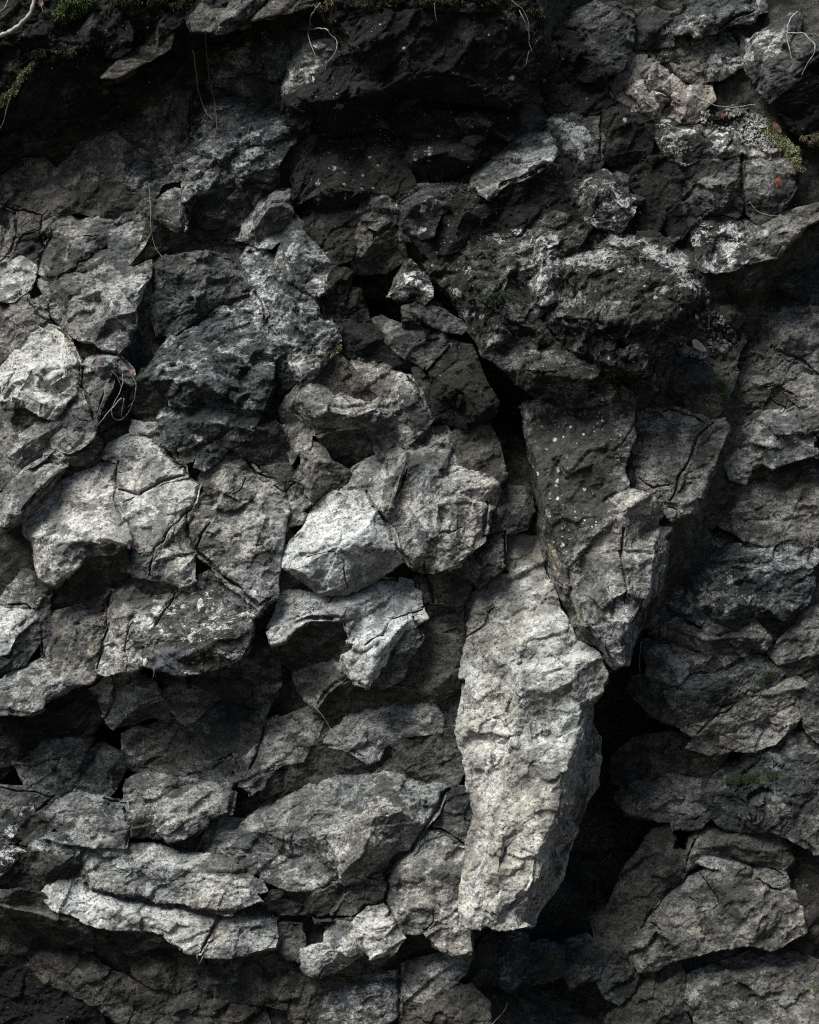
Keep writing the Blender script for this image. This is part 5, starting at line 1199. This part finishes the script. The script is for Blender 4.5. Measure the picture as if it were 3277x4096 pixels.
# ------------------------------------------------------------------ ground at the foot of the cliff
def simple_mat(name, c1, c2, scale=40, rough=.8, bump=.4):
    k = NT(name)
    c = k.mix(k.ramp(k.noise(scale, 6, .7), .38, .62), c1, c2)
    k.l(c, k.b.inputs['Base Color'])
    k.b.inputs['Roughness'].default_value = rough
    k.b.inputs['Specular IOR Level'].default_value = .3
    if bump:
        b = k.n('ShaderNodeBump')
        b.inputs['Strength'].default_value = bump
        b.inputs['Distance'].default_value = .004
        k.l(k.noise(scale * 3, 5, .7), b.inputs['Height'])
        k.l(b.outputs['Normal'], k.b.inputs['Normal'])
    return k.m

def build_ground():
    g = np.concatenate([-np.geomspace(60, .3, 40), [0], np.geomspace(.3, 60, 40)])
    X, Y = np.meshgrid(g + CX, -np.concatenate([np.linspace(-2, 4, 40), np.geomspace(4.2, 90, 30)]))
    V = np.stack([X.ravel(), Y.ravel(), np.zeros(X.size)], 1)
    V[:, 2] = fbm(V * .9, 4, 5) * .05
    m, n = X.shape[1], X.shape[0]
    i = np.arange((n - 1) * (m - 1)); r, c = i // (m - 1), i % (m - 1); a = r * m + c
    T = np.concatenate([np.stack([a, a + m, a + 1], 1), np.stack([a + 1, a + m, a + m + 1], 1)])
    link('ground', to_mesh('ground', V, T, simple_mat('forest_earth', (.045, .036, .026), (.022, .018, .013), 6)), kind='structure')
build_ground()

# ------------------------------------------------------------------ things on the wall
def stand_out(x, y, r=2):
    i, j = int(y / 10 + 50), int(x / 10 + 50)
    w = GRID[max(0, i - r):i + r + 1, max(0, j - r):j + r + 1]
    w = w[w > -900]
    return float(w.max()) if len(w) else 100.0

def spot(sheet, x, y, lift=4, r=2):
    mx, my = to_mm(sheet, x, y)
    return at(mx, my, stand_out(mx, my, r) + lift)

def tube(P, r0, r1, sides=6):
    P = np.array(P)
    # round the corners
    for _ in range(2):
        Q = [P[0]]
        for a, b in zip(P[:-1], P[1:]):
            Q += [a * .75 + b * .25, a * .25 + b * .75]
        P = np.array(Q + [P[-1]])
    n = len(P)
    P = P + np.stack([fbm(P * 40 + 3 * s, 2, 60 + s) for s in range(3)], 1) * min(.004, r0)
    V, T = [], []
    for i, p in enumerate(P):
        t = P[min(i + 1, n - 1)] - P[max(i - 1, 0)]
        t = t / max(np.linalg.norm(t), 1e-9)
        u = np.cross(t, [0.2, 1, .1]); u /= max(np.linalg.norm(u), 1e-9)
        w = np.cross(t, u)
        r = (r0 + (r1 - r0) * i / (n - 1)) * (1 + .18 * math.sin(i * 1.9))
        for k in range(sides):
            a = 2 * math.pi * k / sides
            V.append(p + (u * math.cos(a) + w * math.sin(a)) * r)
    for i in range(n - 1):
        for k in range(sides):
            a, b = i * sides + k, i * sides + (k + 1) % sides
            T += [(a, b, a + sides), (b, b + sides, a + sides)]
    e = len(V); V += [P[0], P[-1]]
    for k in range(sides):
        T += [(e, (k + 1) % sides, k), (e + 1, (n - 1) * sides + k, (n - 1) * sides + (k + 1) % sides)]
    return np.array(V), np.array(T)

ROOT_M = {
    'pale': simple_mat('pale_root_bark', (.31, .29, .255), (.16, .145, .125), 60),
    'grey': simple_mat('grey_root_bark', (.22, .20, .175), (.11, .10, .085), 60),
    'brown': simple_mat('brown_root_bark', (.10, .085, .068), (.05, .043, .036), 60),
}
def root(sheet, strands, mat, r0, r1, label, name='root', lift=7, cat='root'):
    Vs, Ts, n = [], [], 0
    for k, st in enumerate(strands):
        q = parse(sheet, st)
        hs = np.array([stand_out(x, y, 2) for x, y, _ in q])
        sm = np.maximum(hs, np.convolve(np.pad(hs, 1, 'edge'), np.ones(3) / 3, 'valid')) + lift
        P = [at(x, y, h) for (x, y, _), h in zip(q, sm)]
        f = .8 if k == 0 else .6
        V, T = tube(P, r0 * f, r1 * (.95 if r1 > .005 else .5))
        Vs.append(V); Ts.append(T + n); n += len(V)
    V, T = np.concatenate(Vs), np.concatenate(Ts)
    o = V.mean(0)
    return link(name, to_mesh(name, V, T, ROOT_M[mat], origin=o), o, None, label, cat, 'roots and twigs on the cliff')

root('A0', ["228,-60 218,10 190,80 150,135 100,175 50,208 0,226 -60,240"], 'pale', .010, .009, "thick bare root bending out of the bank at the top left corner", lift=30)
root('A0', ["55,-30 48,30 25,60 -20,80"], 'grey', .004, .003, "thin root beside the thick bare root at the top left corner", lift=25)
root('A0', ["70,600 50,660 25,740 5,800 -10,840"], 'grey', .004, .002, "short root hanging at the left edge below the mossy strip", lift=12)
root('A0', ["1212,320 1232,440 1240,540 1262,630 1290,700 1340,752"], 'grey', .0032, .002, "left one of two rootlets hanging under the mossy top slab")
root('A0', ["1288,190 1292,300 1310,460 1330,560 1350,660 1362,760 1352,830 1340,900"], 'brown', .0035, .002, "right one of two rootlets hanging under the mossy top slab")
root('A0', ["938,1150 945,1300 945,1410 955,1500 985,1570 1020,1620"], 'grey', .0022, .0014, "hair-thin rootlet curving past the pointed tilted block")
root('B0', ["300,25 262,65 238,110 234,150 240,182", "234,170 222,190 232,250 250,300 262,345", "240,182 290,178 345,180 358,212 400,243 410,280 400,315 375,355 345,385 328,440", "234,135 245,150 252,163"], 'pale', .0042, .0022, "forked white root hanging left of the huge black boulder")
root('C0', ["1590,80 1550,105 1530,150 1530,205", "1530,205 1520,220 1532,290 1545,330 1556,370", "1530,205 1580,208 1640,208 1650,238 1695,268 1702,310 1690,345 1660,385 1635,425 1620,470", "1530,180 1545,190"], 'pale', .0042, .0022, "forked white root hanging from a grassy tuft at the top right")
root('B0', ["1550,65 1575,115 1600,160 1612,220 1614,270 1628,325", "1612,320 1600,350 1590,410", "1500,0 1545,40 1575,60 1610,130 1612,200"], 'grey', .0028, .0016, "wispy root strands hanging right of the huge black boulder")
root('B0', ["1018,20 1022,80 1032,135"], 'grey', .0026, .0016, "short dim root on the upper face of the huge black boulder")
root('C0', ["940,592 1000,635 1060,660 1130,668 1200,672 1260,665 1325,655"], 'pale', .003, .002, "thin white twig lying across the tan crumbling rock", 'twig', cat='twig')
root('C0', ["1285,1270 1320,1310 1370,1340 1430,1356 1485,1350"], 'grey', .0025, .0015, "thin grey twig below the rust-red leaf", 'twig', cat='twig')
root('B2', ["255,1285 300,1335 345,1395 362,1440 400,1478 448,1530 495,1535", "362,1440 358,1470 358,1506", "448,1530 470,1560"], 'pale', .0025, .0016, "thin forked rootlet crossing the dark rocks at lower centre", 'rootlet', cat='root')
root('B2', ["1238,1105 1242,1150 1232,1200 1215,1260 1200,1312"], 'pale', .0028, .0018, "fine pale rootlet clinging to the left edge of the pale spike", 'rootlet', cat='root')
root('C2', ["608,890 602,960 598,1030 600,1085"], 'grey', .0028, .0016, "frayed rootlet dangling in the crevice by the spike's tip", 'rootlet', cat='root')
root('A3', ["1238,1290 1240,1320 1246,1362", "1275,1300 1262,1325 1250,1345"], 'pale', .0026, .0016, "tiny white rootlet hanging under the long bright ledge", 'rootlet', cat='root')
root('B3', ["1475,1590 1462,1630 1435,1670 1400,1705 1370,1740"], 'grey', .0032, .0022, "thin root at the bottom edge below the pale spike", 'rootlet', cat='root')
root('A1', ["765,930 720,975 670,1030 625,1085 605,1110", "850,835 852,890 838,960 800,985", "700,1000 705,1050 740,1075 790,1050 835,960", "770,780 768,860 735,930 690,1010", "660,860 655,930 625,1000 600,1080", "820,770 860,850 845,910", "780,930 760,1020 770,1050", "700,760 740,800 760,860"], 'grey', .0038, .0012, "tangle of fine roots in the hollow under the curled dry leaf", 'root_tangle')
root('A2', ["965,1050 962,1090 955,1130", "965,1060 975,1100 985,1130", "970,1050 965,1110"], 'grey', .0015, .001, "wisp of hair roots under the stained blue-black slab", 'rootlet', cat='root')
root('B2', ["848,720 850,745 848,770", "890,730 900,745 905,760"], 'brown', .002, .0012, "two short rootlets in the crack above the tooth-shaped stone", 'rootlet', cat='root')

# --- fallen leaves
def leaf(sheet, x, y, size, shape, mat, label, turn=0, curl=.25, lift=6):
    rnd = random.Random(label)
    if shape == 'lobed':
        prof = [(0, .25), (18, .55), (30, .42), (52, .9), (66, .55), (78, .62), (90, 1.05), (102, .62), (114, .55), (128, .9), (150, .42), (162, .55), (180, .25), (225, .35), (270, .12), (315, .35)]
        pts = [(r * math.cos(math.radians(a)), r * math.sin(math.radians(a))) for a, r in prof]
    else:
        pts = [(.42 * math.sin(t) * (1 + .12 * math.sin(3 * t + 1)), -math.cos(t)) for t in np.linspace(0, 2 * math.pi, 20)[:-1]]
    s = size * .63768 / 1000 / 2
    pts = np.array(pts) * s
    ring = [pts * k for k in (.35, .7, 1)]
    P = np.concatenate([[(0, 0)]] + ring)
    n = len(pts)
    T = [(0, 1 + i, 1 + (i + 1) % n) for i in range(n)]
    for l in range(2):
        for i in range(n):
            a, b = 1 + l * n + i, 1 + l * n + (i + 1) % n
            T += [(a, a + n, b), (b, a + n, b + n)]
    z = curl * (P[:, 0] ** 2 - .5 * P[:, 1] ** 2) / s + .12 * s * np.sin(P[:, 1] / s * 4 + rnd.random() * 6)
    c, sn = math.cos(math.radians(turn)), math.sin(math.radians(turn))
    X, Z = P[:, 0] * c - P[:, 1] * sn, P[:, 0] * sn + P[:, 1] * c
    Y = -np.abs(z) - .25 * Z * rnd.uniform(.3, 1.5)
    V = np.stack([X, Y, Z], 1)
    o = spot(sheet, x, y, lift)
    T = np.array(T)
    ob = link('fallen_leaf', to_mesh('fallen_leaf', V, T, mat), o, None, label, 'leaf', 'dead leaves on the cliff')
    st, tt = tube([(-.0 * s, Y[0], 0), (.1 * s * sn, Y[0] - .002, -.6 * s * c), (.35 * s * sn + .1 * s, Y[0] - .001, -1.15 * s)], .0011, .0008, 5)
    link('leaf_stalk', to_mesh('leaf_stalk', st, tt, mat), (0, 0, 0), ob)
    return ob
LM = {
    'rust': simple_mat('rust_leaf', (.19, .062, .033), (.11, .036, .022), 50, .6),
    'red': simple_mat('dark_red_leaf', (.10, .035, .04), (.055, .022, .028), 50, .6),
    'pink': simple_mat('pinkish_leaf', (.27, .17, .155), (.17, .10, .09), 50, .6),
    'mauve': simple_mat('mauve_dry_leaf', (.36, .31, .35), (.20, .165, .19), 60, .7),
    'cream': simple_mat('cream_leaf', (.66, .61, .50), (.50, .45, .36), 50, .6),
    'brown': simple_mat('brown_leaf', (.20, .10, .065), (.11, .06, .04), 50, .7),
}
leaf('A0', 262, 30, 80, 'lobed', LM['pink'], "pinkish dead leaf beside the thick bare root at top left", 30, lift=25)
leaf('A1', 615, 705, 120, 'oval', LM['mauve'], "curled mauve dry leaf on the crown of a block at left", -58, .6)
leaf('A1', 838, 760, 55, 'oval', LM['pink'], "small pink leaf at the mouth of the black wedge-shaped hollow", 20)
leaf('A2', 860, 280, 64, 'lobed', LM['red'], "small dark red leaf stuck on the brightest slab", 170)
leaf('C0', 1475, 1125, 105, 'lobed', LM['rust'], "rust-red lobed leaf under the yellow-green moss at right", 160)
leaf('C1', 970, 600, 105, 'oval', LM['cream'], "cream-coloured oval leaf on the little ledge right of the big boulder", 52)
leaf('C0', 1112, 716, 60, 'oval', LM['brown'], "small brown leaf on the crumbled slope under the white twig", 80)
leaf('C0', 1462, 800, 75, 'oval', LM['brown'], "dull brown leaf at the upper edge of the yellow-green moss", 40)
leaf('C0', 1708, 1042, 60, 'oval', LM['brown'], "brown leaf at the right end of the yellow-green moss", 10)

# --- moss cushions: thousands of short leaflets, nobody could count them
MOSS_M = {
    'green': simple_mat('green_moss', (.060, .085, .025), (.028, .043, .014), 60, .8, 0),
    'lime': simple_mat('yellow_green_moss', (.185, .19, .09), (.10, .105, .05), 60, .8, 0),
    'dark': simple_mat('dark_moss', (.030, .042, .014), (.014, .020, .008), 60, .8, 0),
    'straw': simple_mat('straw_moss', (.17, .15, .08), (.09, .08, .045), 60, .8, 0),
}
def moss(sheet, poly, n, mat, label, size=.011, thick=12, name='moss', kind='stuff', cat='moss', droop=.5, seed=1):
    rnd = np.random.default_rng(seed)
    q = np.array([(x, y) for x, y, _ in parse(sheet, poly)])
    lo, hi = q.min(0), q.max(0)
    P = []
    while len(P) < n:
        c = rnd.uniform(lo, hi, (n * 2, 2))
        ins = np.zeros(len(c), bool)
        for a, b in zip(q, np.roll(q, -1, 0)):
            cr = ((a[1] > c[:, 1]) != (b[1] > c[:, 1])) & (c[:, 0] < (b[0] - a[0]) * (c[:, 1] - a[1]) / (b[1] - a[1] + 1e-9) + a[0])
            ins ^= cr
        d = seg_dist(c, q, np.roll(q, -1, 0))
        pn = np.concatenate([c * .001, np.zeros((len(c), 1))], 1)
        keep = ins & (rnd.random(len(c)) < np.clip(d / 22, .12, 1)) & (fbm(pn * 38, 3, seed) > -.30)
        P.extend(np.concatenate([c[keep], d[keep, None]], 1))
    P = np.array(P[:n])
    pn = np.concatenate([P[:, :2] * .001, np.zeros((n, 1))], 1)
    clump = fbm(pn * 32, 3, seed + 4)
    h = np.array([stand_out(x, y, 1) for x, y in P[:, :2]])
    B = at(P[:, 0], P[:, 1], h + rnd.uniform(-4, 1, n) + np.clip(thick * (.55 + .8 * clump), -2, 40) * np.clip(P[:, 2] / 25, 0, 1) * rnd.uniform(.3, 1, n))
    D = rnd.normal(0, .75, (n, 3)) + np.array([0, -1.0, -droop])
    D /= np.linalg.norm(D, axis=1, keepdims=True)
    L = size * rnd.uniform(.5, 1.35, n)[:, None]
    U = np.cross(D, rnd.normal(0, 1, (n, 3)))
    U /= np.maximum(np.linalg.norm(U, axis=1, keepdims=True), 1e-9)
    V = np.concatenate([B - U * L * .16, B + U * L * .16, B + D * L * .6 + U * L * .13, B + D * L + np.array([0, 0, -1]) * L * .25])
    i = np.arange(n)
    T = np.concatenate([np.stack([i, i + n, i + 2 * n], 1), np.stack([i, i + 2 * n, i + 3 * n], 1)])
    o = V.mean(0)
    return link(name, to_mesh(name, V, T, MOSS_M[mat], False, origin=o), o, None, label, cat, None, kind)
moss('A0', "335,-40 620,-40 590,35 545,75 500,110 450,120 400,145 345,125 338,80 370,40", 7000, 'green', "bright green moss cushion hanging at the top left beside a rounded stone", .012, 26, seed=3)
moss('A0', "0,600 60,560 110,480 160,425 215,370 250,385 215,450 160,490 130,540 90,600 40,650 -20,690 -20,620", 3600, 'lime', "yellow-green moss strip on the edge of the black bank at left", .009, 12, seed=4)
moss('A0', "-10,110 30,130 30,160 -10,170", 300, 'dark', "scrap of dark moss at the left edge under the thick root", .009, 8, seed=41)
moss('C0', "1350,820 1400,740 1450,760 1500,830 1560,900 1640,930 1740,960 1740,1090 1650,1110 1580,1060 1500,960 1420,890", 9000, 'lime', "yellow-green moss carpet on the slope at upper right", .010, 16, seed=5)
moss('C0', "1600,860 1740,820 1740,930 1650,930", 1200, 'straw', "straw-coloured moss fringe above the yellow-green carpet at the right edge", .010, 10, seed=6)
moss('C0', "-40,-40 180,-40 200,40 150,90 60,70 -20,60", 3000, 'green', "dim green moss at the top edge above the arched black stone", .011, 14, seed=7)
moss('B1', "1290,300 1360,270 1440,250 1500,240 1490,290 1430,330 1370,350 1300,350", 2200, 'dark', "dark green moss pad on the dotted shoulder left of the big boulder", .008, 8, seed=8)
moss('C3', "1080,215 1160,180 1280,150 1400,130 1500,140 1450,190 1330,210 1200,220", 2600, 'dark', "thin dark moss along the brow of the wide rock at lower right", .007, 5, seed=9)
moss('C1', "1300,330 1400,300 1500,240 1560,280 1480,320 1380,345", 1800, 'dark', "thin dark moss on the mossy grey wall at the right edge", .007, 5, seed=10)
moss('B0', "270,40 285,5 330,-5 380,10 360,60 310,75", 900, 'straw', "straw-coloured moss tuft at the head of the forked root at top centre", .013, 14, 'moss_tuft', None, 'moss', .1, 11)
moss('C0', "1570,60 1600,10 1650,-10 1680,20 1650,70 1600,90", 900, 'straw', "straw-coloured grassy tuft at the top right corner root", .014, 14, 'grass_tuft', None, 'grass', .1, 12)
moss('B0', "1540,0 1600,30 1680,60 1700,100 1640,90 1580,50", 500, 'dark', "dim moss threads right of the huge black boulder's crown", .012, 8, seed=13)
moss('B1', "360,670 400,600 430,590 435,630 390,650", 300, 'straw', "fleck of straw-coloured moss at the lip of the black hollow", .008, 6, seed=14)

moss('A0', "620,-40 1200,-40 1230,30 1150,60 1000,40 880,60 760,30 640,40", 2600, 'dark', "dark moss fringe along the top edge between the cushion and the slab", .011, 10, seed=31)
moss('A0', "160,330 260,300 330,260 420,270 500,330 430,380 330,400 230,430", 1500, 'dark', "dim moss scraps on the black bank below the green cushion", .010, 8, seed=32)
moss('B0', "420,-30 800,-40 1100,-30 1480,-40 1500,20 1300,40 1000,25 700,40 480,30", 2600, 'dark', "dark moss fringe along the top of the huge black boulder", .011, 9, seed=33)
moss('C1', "1060,830 1110,780 1190,860 1200,1000 1140,1010 1110,930", 1200, 'dark', "dark moss in the gap between the brown stone and the right wall", .008, 6, seed=34)
moss('C2', "1330,1130 1400,1060 1480,1080 1440,1130 1380,1160", 700, 'dark', "dark moss on the end of the long dark ledge rock", .007, 5, seed=35)
# --- loose crumbs of stone lying on ledges
def crumbs(sheet, poly, n, lo_mm, hi_mm, mat, label, name, seed):
    rnd = np.random.default_rng(seed)
    q = np.array([(x, y) for x, y, _ in parse(sheet, poly)])
    lo, hi = q.min(0), q.max(0)
    Vs, Ts, m = [], [], 0
    base = np.array([(1, 0, 0), (-1, 0, 0), (0, 1, 0), (0, -1, 0), (0, 0, 1), (0, 0, -1), (.6, .6, .5), (-.6, .5, .6), (.5, -.6, -.6)])
    F = np.array([(0, 2, 6), (6, 2, 7), (6, 7, 4), (0, 6, 4), (2, 1, 7), (7, 1, 4), (4, 1, 3), (0, 4, 3), (0, 3, 8), (8, 3, 5), (0, 8, 5), (3, 1, 5), (0, 5, 2), (1, 2, 5)])
    k = 0
    while k < n:
        c = rnd.uniform(lo, hi)
        ins = False
        for a, b in zip(q, np.roll(q, -1, 0)):
            if (a[1] > c[1]) != (b[1] > c[1]) and c[0] < (b[0] - a[0]) * (c[1] - a[1]) / (b[1] - a[1]) + a[0]:
                ins = not ins
        if not ins:
            continue
        k += 1
        s = rnd.uniform(lo_mm, hi_mm) / 2000 * rnd.uniform(.5, 1)
        B = base * rnd.uniform(.6, 1.2, (9, 3)) * np.array([1.3, .8, .8]) * s
        R3 = np.array(Euler(rnd.uniform(-1.5, 1.5, 3)).to_matrix())
        Vs.append(B @ R3.T + at(c[0], c[1], stand_out(c[0], c[1], 0) + s * 400))
        Ts.append(F + m); m += 9
    V, T = np.concatenate(Vs), np.concatenate(Ts)
    o = V.mean(0)
    return link(name, to_mesh(name, V, T, MAT[mat], False, origin=o), o, None, label, 'rubble', None, 'stuff')
crumbs('C0', "960,700 1100,680 1260,700 1380,730 1480,880 1400,960 1250,900 1150,820 1000,780", 420, 8, 30, 'G', "loose stone crumbs on the slope under the white twig", 'rubble', 21)
crumbs('C1', "950,420 1060,370 1150,440 1220,560 1130,640 1040,640 980,540", 120, 8, 34, 'G', "loose chips in the gap right of the big boulder", 'rubble', 22)
crumbs('B2', "130,620 300,640 310,680 220,700 120,670", 160, 4, 11, 'P', "fine gravel on top of the jutting ledge", 'gravel', 23)
crumbs('C0', "820,900 900,890 890,960 860,1000 780,960", 40, 8, 26, 'P', "pale broken flakes on the tip of the lichen-crusted stone", 'rubble', 24)
crumbs('A3', "300,870 420,800 530,800 545,880 720,945 950,990 1200,1010 1190,1040 900,1010 700,985 500,930", 90, 3, 10, 'G', "stone grit along the top of the long bright ledge", 'gravel', 25)
crumbs('A1', "500,760 640,670 760,690 850,800 830,830 700,720", 60, 4, 14, 'B', "crumbs around the curled dry leaf", 'gravel', 26)
crumbs('B0', "1000,1150 1240,1130 1240,1240 1130,1260 1010,1190", 70, 4, 16, 'K', "grit in the nook around the tiny pale loose stone", 'gravel', 27)
